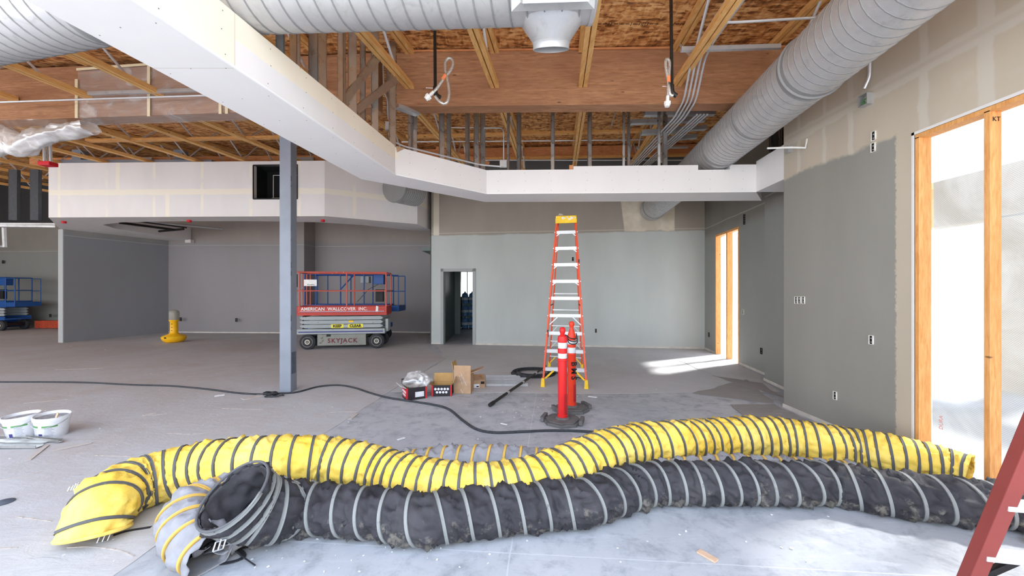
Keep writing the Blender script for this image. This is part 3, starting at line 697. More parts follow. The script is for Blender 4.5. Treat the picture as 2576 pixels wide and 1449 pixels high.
beam('timber_brace', (-2.2, 8.1), (3.35, 7.75), 4.755, 4.80, .12, M['ledger'], 'long pale timber laid flat across the trusses behind the soffit studs', 'timber')
beam('timber_brace', (-.2, 8.0), (.55, 7.95), 4.80, 4.84, .1, M['ledger'], 'short pale timber offcut nailed on the flat brace', 'timber')
for (x0, z0, x1, z1, Y, lb) in ((-10.6, 5.1, -9.2, 4.78, 11.2, 'diagonal timber brace above the bulkhead beside the blue-grey post'), (-8.9, 4.78, -7.7, 5.1, 11.1, 'diagonal timber brace rising above the middle of the bulkhead'), (-7.3, 5.15, -6.0, 4.8, 11.0, 'diagonal timber brace near the black opening of the bulkhead'), (-5.6, 4.85, -4.6, 5.15, 10.9, 'diagonal timber brace behind the steel column'), (-2.0, 5.3, -.6, 4.9, 10.3, 'thin diagonal timber brace beyond the corner of the soffit')):
    mb = MB(); mb.bar((x0, Y, z0), (x1, Y, z1), .04, .11, (0, 0, 1)); tag(mb.build('timber_brace', M['redwood'], base=(x0, Y, z0)), lb, 'timber')
for px, lb in ((202, 'blue-grey steel post behind the hanging plastic'), (455, 'blue-grey steel post above the middle of the bulkhead')):
    p = at(px, 400, 10.6); mb = MB(); mb.box(p.x-.12, 10.5, 4.4, p.x+.12, 10.7, 5.35); tag(mb.build('steel_post', M['column'], base=(p.x, 10.6, 4.4)), lb, 'post')
mb = MB(); mb.box(-11.5, 9.9, 4.75, -7.6, 10.2, 4.88); tag(mb.build('steel_beam', M['column'], base=(-9.5, 10, 4.75)), 'low blue-grey steel beam lying along the top of the bulkhead', 'beam')
for px, lb in ((363, 'grey metal nail plate on the reddish beam'), (770, 'grey metal nail plate beside the steel column')):
    p = at(px, 390, 10.7); mb = MB(); mb.cbox((p.x, 10.68 if px < 500 else 10.66, 5.12), .45, .02, .16); tag(mb.build('nail_plate', M['galv'], base=(p.x, 10.68, 5.12)), lb, 'metal plate')

TD = .119
def truss(Xe, Ye, Y0, zb, zt, first, label, group, nodes=1.15):
    """open-web truss: paired flat chords and steel tube webs; Xe is where it crosses depth Ye"""
    fx = lambda Y: Xe+TD*(Y-Ye)
    t = thing('roof_truss', (fx(Ye), Ye, zb(Ye)), label, 'roof truss', group)
    Y1 = Ye
    for nm, zf in (('bottom_chord', zb), ('top_chord', zt)):
        mb = MB()
        for s_ in (-.032, .032):
            mb.bar((fx(Y0)+s_, Y0, zf(Y0)+.032), (fx(Y1)+s_, Y1, zf(Y1)+.032), .05, .064)
        mb.build(nm, M['chord'], t)
    Y = first; k = 0
    while Y > Y0+.3:
        for s_ in (-.42, .42):
            a = Vector((fx(Y), Y, zb(Y)+.04)); yb = Y+s_*nodes
            if yb > Y1 or yb < Y0: continue
            mb = MB(); b = Vector((fx(yb), yb, zt(yb)+.02)); mb.tube([a+(b-a)*.0, b], .0165, 6)
            mb.build('web', M['emt'], t, smooth=True)
        Y -= nodes; k += 1
    return t
zbm = lambda Y: 4.305+.085*(Y-5.27)
ztm = lambda Y: deck_z(min(Y, 5.3))-.075
ORD = ['first', 'second', 'third', 'fourth', 'fifth', 'sixth', 'seventh', 'eighth', 'ninth', 'tenth', 'eleventh', 'twelfth']
lab = ['open-web timber truss ending at the short glulam beam next to the slanted steel braces', 'open-web timber truss ending at the short glulam beam beside the looped sprinkler hose', 'open-web timber truss passing the capped end of the big duct', 'open-web timber truss running beside the four grey conduits', 'open-web timber truss along the right wall above the spiral duct']
for X, fy, lb in zip((-1.38, -.23, .947, 2.19, 3.42), (4.85, 4.85, 4.9, 4.55, 4.7), lab):
    truss(X, 5.26-.02*X, 1.6, zbm, ztm, fy, lb, 'trusses in front of the short glulam beam', 1.25)
zbl = lambda Y: 4.34+.015*(Y-5.65)
for i, X in enumerate((-10.9, -9.7, -8.45, -7.25, -6.08, -4.98, -3.8, -2.62)):
    truss(X, 5.34-.0726*(X+1.85)-.02, 2.6, zbl, lambda Y: deck_z(Y)-.075, 5.15, 'open-web timber truss meeting the plastic-wrapped glulam beam, %s counted from the dropped soffit' % ORD[7-i], 'trusses in front of the long glulam beam', 1.2)
zb2 = lambda Y: 4.60+.043*(Y-5.6)
zt2 = lambda Y: deck_z(Y)-.075
xs = (-16.3, -15.05, -13.85, -12.65, -11.45, -10.25, -9.1, -7.86, -6.63, -5.35, -4.0, -2.65, -1.27, .22, 1.59, 3.06)
for i, X in enumerate(xs):
    lb = 'open-web timber truss beyond the glulam beams, %s counted from the wall duct' % (ORD+['thirteenth', 'fourteenth', 'fifteenth', 'sixteenth'])[15-i]
    Xe = X+TD*(13.6-9.9)
    truss(Xe, 13.6, 5.75 if X > -2 else 6.0-.07*X*.3, zb2, zt2, 13.0+.15*(i % 3), lb, 'trusses beyond the glulam beams', 1.2)

# steel studs --------------------------------------------------------------
def stud(px, Y, z0, z1, label, grp, w=.085, d=.034, ang=0.0, X=None, mat='stud'):
    x = (px-CX)/F*Y if X is None else X
    t = MB(); th = .006
    # a C section: web facing the room, two flanges, two lips
    t.box(-w/2, 0, 0, w/2, th, z1-z0)
    for s_ in (-1, 1):
        t.box(s_*w/2-(th if s_ > 0 else 0), 0, 0, s_*w/2+(th if s_ < 0 else 0), d, z1-z0)
        t.box(s_*w/2-(.014 if s_ > 0 else 0), d-th, 0, s_*w/2+(.014 if s_ < 0 else 0), d, z1-z0)
    o = t.build('steel_stud', M[mat]); o.location = (x, Y, z0); o.rotation_euler = (0, 0, ang)
    return tag(o, label, 'steel stud', grp)
zn = 0
for i, (px, Y, a, w) in enumerate(((704, 3.14, .3, .06), (737, 3.3, -.5, .10), (788, 3.556, .25, .08), (811, 3.70, .9, .085), (856, 3.98, -.35, .075), (887, 4.21, .5, .085), (912, 4.75, .2, .06), (943, 4.695, .45, .08), (988, 5.09, .6, .085))):
    stud(px, Y, 3.46, deck_z(Y)-.01, 'galvanized steel stud from the slanting soffit to the roof, %s counted from the big duct' % ORD[i], 'studs above the slanting soffit', w, .034, a)
stud(0, 5.5, 4.06, deck_z(5.5)-.01, 'galvanized steel stud standing between the ends of the two glulam beams', 'studs above the slanting soffit', .09, .04, .3, X=-1.72)
k = 0
for px, Y, w in ((1030, 5.55, .07), (1044, 5.75, .06), (1112, 5.85, .075), (1128, 6.2, .065), (1174, 6.3, .07), (1199, 6.35, .08), (1215, 6.4, .085), (1278, 6.3, .035), (1304, 6.35, .07), (1390, 6.3, .06), (1484, 6.3, .065), (1569, 6.35, .04), (1582, 6.4, .045), (1658, 6.3, .045), (1674, 6.35, .075)):
    stud(px, Y, 3.46, deck_z(Y)-.01, 'steel stud behind the front soffit run, %s counted from the soffit corner' % (ORD+['thirteenth', 'fourteenth', 'fifteenth'])[k], 'studs behind the front soffit run', w, .034, (-.7, .4, .5, -.3)[k % 4] if k < 9 else (.15, -.25)[k % 2]); k += 1
for i, (x, y) in enumerate(((4.26, 5.55), (4.30, 5.85), (4.34, 6.2), (4.40, 6.55))):
    stud(0, y, 3.5, deck_z(y)-.01, 'dark steel stud above the soffit return, %s from the painted wall corner' % ORD[i], 'studs of the unfinished upper wall', .07, .04, 1.45, X=x-.05)
for i, px in enumerate((32, 86)):
    stud(px, 9.95, 3.36, 4.65, ('outer' if i == 0 else 'inner')+' wide steel stud hanging beside the open end of the taped bulkhead', 'studs beside the bulkhead', .2, .08, .1, mat='stud_shaded')
def track(p0, p1, label, name='steel_track', w=.05, h=.04, mat='galv'):
    mb = MB(); p0, p1 = Vector(p0), Vector(p1); d = (p1-p0).normalized(); sd = d.cross(Vector((0, 0, 1))).normalized()
    mb.bar(p0, p1, w, .006); up = Vector((0, 0, h/2))
    for s_ in (-1, 1): mb.bar(p0+sd*s_*w/2+up, p1+sd*s_*w/2+up, .006, h)
    return tag(mb.build(name, M[mat], base=p0), label, 'steel track')
track(at(0, 571, 11.5), at(146, 573, 11.6), 'long bright steel track running from the partition end past the hanging studs', w=.15, h=.06)
track(at(-20, 565, 11.9), at(144, 566, 11.9), 'second steel track just behind the one at the partition end', w=.1, h=.05)
track(at(-10, 622, 14.5), at(12, 622, 14.5), 'short steel channel frame on the far wall', w=.08, h=.06)
mb = MB(); mb.bar(at(10, 570, 13), at(12, 622, 13), .07, .07, (0, 1, 0)); tag(mb.build('steel_drop', M['galv'], base=at(11, 600, 13)), 'short steel drop hanging under the tracks by the far wall', 'steel track')
zz = .0
for a, b, Y, lb in (((1586, 313), (1772, 306), 7.0, 'long shiny steel track of the duct hanger frame, upper front'), ((1613, 339), (1700, 334), 6.9, 'short steel track of the duct hanger frame, stepped toward the studs'), ((1680, 331), (1776, 326), 7.3, 'middle steel track of the duct hanger frame near the spiral duct'), ((1680, 354), (1752, 348), 7.5, 'lower dull steel track of the duct hanger frame'), ((1620, 292), (1797, 290), 6.4, 'thin steel track tight under the glulam beam'), ((1600, 374), (1730, 372), 8.8, 'far thin steel track crossing the conduits')):
    track(at(a[0], a[1], Y), at(b[0], b[1], Y), lb, w=.09 if Y < 8 else .05, h=.07 if Y < 8 else .04)
track(at(1713, 129, 4.46), at(1962, 122, 4.40), 'slotted strut channel under the trusses carrying the four conduits', 'strut_channel', .042, .042)
mb = MB()
mb.bar(at(1676, 318, 6.8), at(1664, 408, 6.8), .06, .04, (0, 1, 0)); tag(mb.build('steel_brace', M['stud'], base=at(1670, 400, 6.8)), 'leaning steel stud inside the duct hanger frame', 'steel brace')
for p0, p1, lb in ((at(853, 272, 4.05), at(953, 142, 4.50), 'upper slanted steel brace running from the soffit studs to the truss'), (at(897, 278, 4.30), at(998, 200, 4.85), 'lower slanted steel brace beside the junction box')):
    mb = MB(); d = (p1-p0).normalized(); mb.bar(p0, p1, .012, .075, (0, 0, 1)); sd = d.cross(Vector((0, 0, 1))).normalized(); u = sd.cross(d)
    for s_ in (-1, 1): mb.bar(p0+u*s_*.037-sd*.02, p1+u*s_*.037-sd*.02, .04, .006)
    tag(mb.build('steel_brace', M['stud'], base=p0), lb, 'steel brace')
track(at(998, 272, 5.2), at(1050, 291, 5.5), 'short steel header track at the free end of the glulam beam', w=.09, h=.05)

# ------------------------------------------------------------------ ducts
def duct_tube(mb, p0, p1, r, pitch, n=40, seam=.006, hand=1):
    p0, p1 = Vector(p0), Vector(p1); d = p1-p0; L = d.length; d.normalize()
    a = d.cross(Vector((0, 0, 1))).normalized(); b = d.cross(a)
    mb.tube([p0+d*(L*i/6) for i in range(7)], r, n, caps=False)
    T = L/pitch; N = int(T*28); base = len(mb.v)
    for i in range(N+1):
        th = 2*math.pi*T*i/N*hand; c = p0+d*(L*i/N); rd = a*math.cos(th)+b*math.sin(th)
        for (o, h) in ((-.007, -.002), (-.004, seam), (.004, seam), (.007, -.002)): mb.v.append(tuple(c+d*o+rd*(r+h)))
    for i in range(N):
        for k in range(3):
            mb.f.append((base+i*4+k, base+i*4+k+1, base+(i+1)*4+k+1, base+(i+1)*4+k)); mb.m.append(1)
    return d, a, b
def collar(mb, c, d, r, w=.05, bead=.014):
    c, d = Vector(c), Vector(d)
    P = [c-d*w, c-d*w, c-d*.012, c, c+d*.012, c+d*w, c+d*w]; R = [r, r+.004, r+.005, r+bead, r+.005, r+.004, r]
    mb.tube(P, 1, 40, False, 0, R)
    return mb
# main duct crossing overhead
D0, DM, D1 = Vector((-8.2, 4.04, 3.80)), Vector((-2.75, 2.84, 3.80)), Vector((.56, 2.70, 3.80)); DR = .315
t = thing('spiral_duct', (-2.5, 2.9, 3.36), 'large galvanized spiral duct crossing over the slanting soffit, capped beside the truss', 'duct')
mb = MB(); dd, da, db = duct_tube(mb, D0, DM, DR, .118); dd, da, db = duct_tube(mb, DM, D1, DR, .118); mb.build('duct_wall', [M['duct'], M['seam']], t, smooth=True)
mb = MB(); collar(mb, DM, dd, DR, .09, .03); collar(mb, DM-dd*.4+Vector((0, .06, 0)), dd, DR, .03, .01); mb.build('coupling', M['seam'], t, smooth=True)
mb = MB(); mb.cyl(D1-dd*.02, D1+dd*.012, DR+.008, 40); mb.build('end_cap', M['duct'], t, smooth=True)
# conical boot under the end
def boot(c, rx, h, r, mat, name):
    """square-to-round tap: flared saddle on the duct, round collar below"""
    mb = MB(); c = Vector(c); n = 32
    down = Vector((.10, .38, -.92)).normalized(); ax = dd; sid = ax.cross(down).normalized(); dn = sid.cross(ax).normalized()
    if dn.z > 0: dn = -dn
    rings = []
    for (tt, a_, b_) in ((-.10, rx*1.15, .26), (.0, rx, .22), (h*.8, r*1.02, r*1.02), (h*.82, r*1.05, r*1.05), (h*.88, r, r), (h*1.1, r, r)):
        for k in range(n):
            th = 2*math.pi*k/n; e = 4.0 if tt < .1 else 2.0
            ct, st = math.cos(th), math.sin(th); q = (abs(ct)**e+abs(st)**e)**(-1/e)
            mb.v.append(tuple(c+dn*tt+ax*(ct*q*a_)+sid*(st*q*b_)))
    for j in range(5):
        for k in range(n): mb.f.append((j*n+k, j*n+(k+1) % n, (j+1)*n+(k+1) % n, (j+1)*n+k)); mb.m.append(0)
    return mb.build(name, M[mat], t, smooth=True)
boot(D1-dd*.27+Vector((0, .16, -.24)), .23, .16, .135, 'duct', 'round_tap')
mb = MB(); c = D1-dd*.30+Vector((0, -.24, -.16)); sid = dd.cross(Vector((0, -.75, -.66))).normalized(); nn_ = Vector((0, -.75, -.66)).normalized()
for (a_, b_, o_) in ((.27, .22, .0), (.27, .22, .075), (.21, .17, .10), (.20, .16, .28)):
    for (sx, sy) in ((-1, -1), (1, -1), (1, 1), (-1, 1)): mb.v.append(tuple(c+dd*a_*sx+sid*b_*sy+nn_*o_))
for j in range(3):
    for k in range(4): mb.f.append((j*4+k, j*4+(k+1) % 4, (j+1)*4+(k+1) % 4, (j+1)*4+k)); mb.m.append(0)
mb.f.append((12, 13, 14, 15)); mb.m.append(0); mb.build('saddle_tap', M['galv'], t)
# duct along the right wall
E0, E1 = Vector((2.46, .2, 3.765)), Vector((3.78, 10.6, 3.765)); ER = .302
t = thing('spiral_duct', (2.8, 4, 3.56), 'long galvanized spiral duct along the right wall dropping onto the soffit', 'duct')
mb = MB(); de, a_, b_ = duct_tube(mb, E0, E1, ER, .098, seam=.004, hand=-1); mb.build('duct_wall', [M['duct'], M['seam']], t, smooth=True)
mb = MB(); collar(mb, E0+de*3.62, de, ER, .06, .02); mb.build('coupling', M['seam'], t, smooth=True)
for q_, w_, b_ in ((5.75, .03, .01), (4.7, .012, .006), (10.1, .04, .015)): mb = MB(); collar(mb, E0+de*q_, de, ER, w_, b_); mb.build('band', M['seam'], t, smooth=True)
# stub out of the bulkhead
G0, G1 = at(1030, 462, 10.9), at(962, 488, 9.75)
G0, G1 = Vector((-2.66, 10.72, 4.25)), Vector((-3.0, 9.95, 4.2))
t = thing('duct_stub', G0, 'short spiral duct stub coming out of the angled bulkhead face', 'duct')
mb = MB(); duct_tube(mb, G0, G1, .37, .075, seam=.008); mb.build('duct_wall', [M['galv'], M['seam']], t, smooth=True)
mb = MB(); collar(mb, G1-(G1-G0).normalized()*.03, (G1-G0).normalized(), .37, .03, .02); mb.build('end_ring', M['seam'], t, smooth=True)
# ------------------------------------------------------------------ flexible ducts on the floor
def hose_pt(px, ytop, r, lift=0.0):
    """where a duct of radius r lies on the floor when its upper outline crosses row ytop"""
    lo, hi = .8, 12.0
    for _ in range(60):
        Y = (lo+hi)/2; h = H-r-lift; t = math.atan(h/Y)-math.asin(min(.99, r/math.hypot(Y, h)))
        if HY+F*math.tan(t) > ytop: lo = Y
        else: hi = Y
    return ((px-CX)/F*Y, Y, r+lift, r)
def hose(name, label, pts, pitch, fab, strip, sw=.022, sag=.05, wr=.014, hand=1, seed=0, phase=0.0, wscale=9.0, n=44, floor=True, group='flexible ducts on the floor', st=.010, tight=None):
    P, S = smooth_path(pts, .016); C = [Vector(p[:3]) for p in P]; R = P[:, 3]
    t = thing(name, (C[len(C)//2].x, C[len(C)//2].y, 0), label, 'duct hose', group)
    mb = MB(); _, T, N = mb.ring_frames(C); off = Vector((seed*7.3, seed*3.1, seed*1.7)); V = []
    # turns along the length; pitch may vary
    ph = np.cumsum(np.r_[0, np.diff(S)/np.array([pitch(s) if callable(pitch) else pitch for s in S[1:]])])
    def surf(i, th):
        fr = (ph[i]+hand*th/(2*math.pi)+phase) % 1.0
        c, s_ = math.cos(th), math.sin(th); dirv = N[i][0]*c+N[i][1]*s_
        q = Vector((c*R[i]*wscale*.8, s_*R[i]*wscale*.8, S[i]*wscale))+off
        env = max(0.0, math.sin(math.pi*fr))**1.5
        w1 = mnoise.noise(q); q2 = Vector((c*R[i]*wscale*2.0+S[i]*wscale*.9, s_*R[i]*wscale*2.0, S[i]*wscale*1.2))+off*2; w2 = 1-2*abs(mnoise.noise(q2))
        w3_ = mnoise.noise(q2*2.3)
        rr_ = R[i]*(1-sag*env)+env*(wr*.6*w1+wr*1.15*(w2*abs(w2)-.15)+wr*.4*w3_)
        p = C[i]+dirv*rr_
        return p
    for i in range(len(C)):
        for k in range(n):
            p = surf(i, 2*math.pi*k/n)
            if floor and p.z < .006: p.z = .006
            V.append(tuple(p))
    mb.v = V
    for i in range(len(C)-1):
        for k in range(n): mb.f.append((i*n+k, i*n+(k+1) % n, (i+1)*n+(k+1) % n, (i+1)*n+k)); mb.m.append(0)
    mb.build('fabric', M[fab], t, smooth='all', normals=False, solid=.004)
    # the wire helix under its wear strip
    mb = MB(); turns = ph[-1]; K = int(turns*36); prof = ((-sw*.5, .0005), (-sw*.42, st), (-sw*.12, st*.75), (sw*.12, st*.75), (sw*.42, st), (sw*.5, .0005)); m_ = len(prof); cnt = 0
    for j in range(K+1):
        # at strip: ph + hand*th/2pi + phase integer -> advance th so that fr stays 0
        u = turns*j/K; i = min(int(np.searchsorted(ph, u)), len(C)-1); i0 = max(i-1, 0)
        f_ = 0 if ph[i] == ph[i0] else (u-ph[i0])/(ph[i]-ph[i0])
        th = -hand*2*math.pi*(u+phase)
        c = C[i0].lerp(C[i], f_); n0 = N[i0][0].lerp(N[i][0], f_); n1 = N[i0][1].lerp(N[i][1], f_); tt = T[i0].lerp(T[i], f_); r = R[i0]+(R[i]-R[i0])*f_
        dv = (n0*math.cos(th)+n1*math.sin(th)).normalized()
        for (o, h) in prof:
            p = c+dv*(r+h)+tt*o
            if floor and p.z < .004: p.z = .004
            mb.v.append(tuple(p))
    for j in range(K):
        for k in range(m_-1): b = j*m_; mb.f.append((b+k, b+k+1, b+m_+k+1, b+m_+k)); mb.m.append(0)
    mb.build('wire_helix', M[strip], t, smooth=True, normals=False, solid=.003)
    return t, C, T, N, R
def end_ring(t, c, axis, r, mat, name='end_hem', w=.03, bead=.008):
    mb = MB(); c, axis = Vector(c), Vector(axis).normalized()
    a = axis.cross(Vector((0, 0, 1))).normalized(); b = axis.cross(a)
    pts = [c+(a*math.cos(x)+b*math.sin(x))*r for x in np.linspace(0, 2*math.pi, 41)]
    mb.tube(pts, bead, 8, False); return mb.build(name, M[mat], t, smooth=True)

YR = .18
yl = [(600, 1102, YR, .08), (680, 1098, YR, .09), (760, 1097, YR, .08), (830, 1102, YR, .05), (900, 1114, YR, .03), (970, 1131, YR, .0), (1050, 1150, YR, .0), (1130, 1161, YR, .0), (1200, 1165, YR, .0), (1280, 1160, YR, .0), (1360, 1143, YR, .02), (1440, 1114, YR, .05), (1520, 1084, YR, .07), (1600, 1068, YR, .05), (1690, 1060, YR, .04), (1780, 1055, YR, .0), (1880, 1050, YR, .0), (1970, 1053, YR, .0), (2060, 1066, .175, .0), (2150, 1079, .165, .0), (2240, 1094, .155, .02), (2320, 1112, .145, .02), (2390, 1130, .135, .02), (2440, 1148, .125, .02)]
pts = [hose_pt(px, yt, r, lf) for px, yt, r, lf in yl]
pts = [(-2.672, 2.505, .045, .162), (-2.680, 2.525, .105, .168), (-2.69, 2.585, .165, .174), (-2.735, 2.70, .18, .178), (-2.745, 2.83, .18, YR), (-2.67, 2.95, .18, YR), (-2.53, 3.03, .20, YR), (-2.34, 3.05, .23, YR)]+pts
ty, C, T, N, R = hose('flexible_duct', 'bright yellow wire-ribbed flexible duct snaking over the others across the whole floor', pts, lambda s: float(np.interp(s, [0, .6, 1.9, 2.3, 3.7, 4.2, 5.7, 6.1, 6.8], [.10, .118, .12, .092, .092, .115, .115, .088, .074])), 'yellow_fab', 'strip_dark', .018, .05, .032, hand=-1, seed=1, wscale=9, n=56)
end_ring(ty, C[0], T[0], .17, 'yellow_fab', bead=.012)
# cuff straps and buckles at the yellow end
def strap(mbname, pts, w, parent, mat='strap', th=.003, up=(0, 0, 1)):
    P, _ = smooth_path(pts, .02); mb = MB()
    for a, b in zip(P[:-1], P[1:]): mb.bar(a, b, w, th, up)
    return mb.build(mbname, M[mat], parent)
e0 = C[0]; ax = T[0]
strap('strap', [fl(190, 1335), fl(212, 1360), fl(250, 1358), fl(285, 1345), fl(330, 1318), fl(370, 1300)], .03, ty)
strap('strap', [fl(285, 1347, .004), fl(320, 1336, .004), fl(380, 1326, .004)], .026, ty)
def buckle(p, parent, s=.028, rot=0):
    mb = MB(); p = Vector(p); x = Vector((math.cos(rot), math.sin(rot), 0)); z = Vector((0, .5, .86)); 
    for a, b in (((-1, -1), (1, -1)), ((1, -1), (1, 1)), ((1, 1), (-1, 1)), ((-1, 1), (-1, -1)), ((0, -1), (0, 1.3))):
        mb.cyl(p+x*a[0]*s+z*a[1]*s, p+x*b[0]*s+z*b[1]*s, .0042, 6)
    return mb.build('buckle', M['buckle'], parent, smooth=True)
buckle(fl(262, 1352, .03), ty, .024, .5); top = at(192, 1226, 2.62); buckle(top, ty, .022, -.4); buckle(at(181, 1228, 2.62), ty, .014, .9)

BR = .145
bl = [(745, 1213, .155, 0), (860, 1222, BR, 0), (960, 1230, BR, 0), (1060, 1240, BR, 0), (1140, 1233, BR, 0), (1210, 1226, BR, 0), (1270, 1220, BR, 0), (1330, 1215, BR, 0), (1395, 1209, BR, 0), (1460, 1206, BR, 0), (1510, 1194, BR, 0), (1560, 1179, BR, 0), (1630, 1164, BR, 0), (1700, 1161, BR, 0), (1800, 1163, BR, 0), (1900, 1161, BR, 0), (2000, 1163, BR, 0), (2080, 1161, BR, 0), (2150, 1171, BR, 0), (2234, 1184, BR, 0), (2300, 1191, BR, 0), (2367, 1198, BR, 0), (2417, 1203, BR, 0), (2480, 1209, .14, 0), (2540, 1214, .14, 0), (2600, 1220, .14, 0), (2700, 1236, .14, 0)]
pts = [hose_pt(px, yt, r, lf) for px, yt, r, lf in bl]
e = at(587, 1243, 2.30); head = [(e.x, e.y, e.z, .205), (e.x+.03, e.y+.05, e.z-.075, .198), (e.x+.075, e.y+.105, e.z-.14, .185), (e.x+.15, e.y+.16, e.z-.195, .17)]
tb, C, T, N, R = hose('flexible_duct', 'dusty black canvas flexible duct with grey ribs, open mouth near the yellow end', head+pts, lambda s: .07 if s < .42 else (.168 if s < 2.6 else (.14+.018*math.sin(5*s) if s < 4.2 else .16)), 'black_fab', 'strip_grey', .022, .07, .042, hand=-1, seed=4, wscale=8, phase=.2, n=56)
end_ring(tb, C[0], T[0], .206, 'strip_dark', bead=.008)
mb = MB()                                                         # crumpled lining inside the mouth
ax = -T[0]; a = ax.cross(Vector((0, 0, 1))).normalized(); b = ax.cross(a)
mb.grid(lambda u, v: C[0]+T[0]*(.015+.21*v)+(a*math.cos(2*math.pi*u)+b*math.sin(2*math.pi*u))*(.192-.06*v+.05*(v*(1-v)*4)*mnoise.noise(Vector((math.cos(2*math.pi*u)*2.2, math.sin(2*math.pi*u)*2.2, v*3+5)))), 48, 14, closed_u=True)
mb.build('lining', M['black_fab'], tb, smooth='all', normals=False, solid=.003)
for k, pp in enumerate(([fl(560, 1400), fl(590, 1385), fl(640, 1375), fl(662, 1362), fl(640, 1352), fl(600, 1362)], [fl(490, 1415), fl(560, 1420), fl(612, 1405), fl(600, 1385), fl(560, 1380)], [at(556, 1345, 2.3), fl(575, 1372, .06), fl(600, 1395, .02), fl(642, 1425, .006)])):
    strap('strap', [Vector(p)+Vector((0, 0, .006)) for p in pp], (.02, .024, .008)[k], tb)
# grey duct
gp = [(2.75, 3.16, .10, .10), (2.2, 3.2, .11, .11), (1.7, 3.22, .112, .112), (1.2, 3.27, .085, .085), (.8, 3.3, .075, .075), (.4, 3.27, .115, .115), (0, 3.25, .145, .145), (-.5, 3.24, .145, .145), (-.9, 3.2, .13, .13), (-1.3, 3.1, .11, .11), (-1.7, 2.95, .12, .12), (-1.98, 2.76, .14, .14), (-2.07, 2.55, .155, .158), (-1.97, 2.40, .145, .152), (-1.84, 2.29, .125, .14), (-1.70, 2.215, .10, .115)]
tg, C, T, N, R = hose('flexible_duct', 'pale grey canvas flexible duct with gold ribs, running beneath the yellow and black ones', gp, lambda s: .125, 'grey_fab', 'strip_gold', .02, .06, .034, hand=1, seed=9, wscale=7, phase=.45)
buckle(at(552, 1372, 2.14), tg, .022, .6)
mb = MB(); c = C[-1]                                              # ragged loose hem at the near end
for k, (px, py, qx, qy) in enumerate(((470, 1412, 500, 1385), (500, 1385, 540, 1395), (575, 1400, 590, 1350), (540, 1395, 548, 1372))):
    p, q = fl(px, py, .004), at(qx, qy, 2.24); mb.grid(lambda u, v, p=p, q=q: p.lerp(q, u)+Vector((.02*math.sin(6*u+k), 0, 0))+Vector((.05*v, .03*v, .05*v*(1-u)+.01*math.sin(9*u+4*v))), 8, 5)
mb.build('loose_hem', M['grey_fab'], tg, smooth='all', solid=.003)

# ------------------------------------------------------------------ power cable and other floor lines
cp = [(-40, 959), (0, 961), (120, 961), (230, 963), (330, 968), (430, 971), (520, 979), (600, 989), (660, 992), (700, 990), (745, 987), (800, 973), (850, 969), (890, 975), (930, 988), (975, 1000), (1040, 1010), (1095, 1019), (1130, 1030), (1165, 1058), (1200, 1080), (1245, 1088), (1310, 1086), (1380, 1083), (1450, 1084), (1520, 1089)]
P, _ = smooth_path([fl(x, y, .014) for x, y in cp], .05); mb = MB(); mb.tube([tuple(p) for p in P], .015, 8)
tag(mb.build('power_cable', M['cable'], smooth=True, base=fl(700, 990)), 'long dusty black cable winding across the floor past the column to the yellow duct', 'cable')
rr = random.Random(4); base = fl(692, 997); mb = MB()
for k in range(5):
    c = base+Vector((rr.uniform(-.08, .08), rr.uniform(-.04, .06), 0)); mb.tube([(c.x+(.07+.02*rr.random())*math.cos(t+k), c.y+.06*math.sin(t+k), .012+.012*k+.006*math.sin(3*t)) for t in np.linspace(0, 5.6, 22)], .009, 6)
tag(mb.build('cable_tangle', M['cable'], smooth=True, base=base), 'small tangle of black wire at the foot of the steel column', 'wire')
c = fl(1342, 941); mb = MB(); pts = []
for k in range(9*26):
    t = 2*math.pi*k/26; lay = k//26; r = .42-.034*(lay % 5)+.008*math.sin(t*2+lay); pts.append((c.x+r*math.cos(t)+.015*math.sin(lay*1.7), c.y+r*math.sin(t)*.95+.02*math.cos(lay*2.1), .016+.011*(lay//2)))
for tt in np.linspace(0, 1, 10)[1:]: pts.append((c.x+.4+.5*tt, c.y-.1-.42*tt, .02+.03*(1-tt)))
mb.tube(pts, .0095, 6); tag(mb.build('coiled_hose', M['cable'], smooth=True, base=c), 'coil of black cable lying behind the orange stepladder', 'cable coil')
p0, p1 = fl(1232, 1019, .03), fl(1374, 921, .10); t = thing('extension_pole', p0, 'dark telescopic pole lying on the floor between the cartons and the stepladder', 'pole')
d = (p1-p0).normalized(); mb = MB(); mb.cyl(p0+d*.1, p0+d*1.9, .021, 10); mb.build('outer_tube', M['steelblack'], t, smooth=True)
mb = MB(); mb.cyl(p0+d*1.9, p1, .015, 10); mb.build('inner_tube', M['cable'], t, smooth=True)
mb = MB(); mb.cyl(p0, p0+d*.12, .027, 10); mb.build('grip', M['black'], t, smooth=True)
for q in (.62, 1.25, 1.9):
    mb = MB(); mb.cyl(p0+d*(q-.03), p0+d*(q+.03), .028, 10); mb.build('clamp', M['galv'], t, smooth=True)
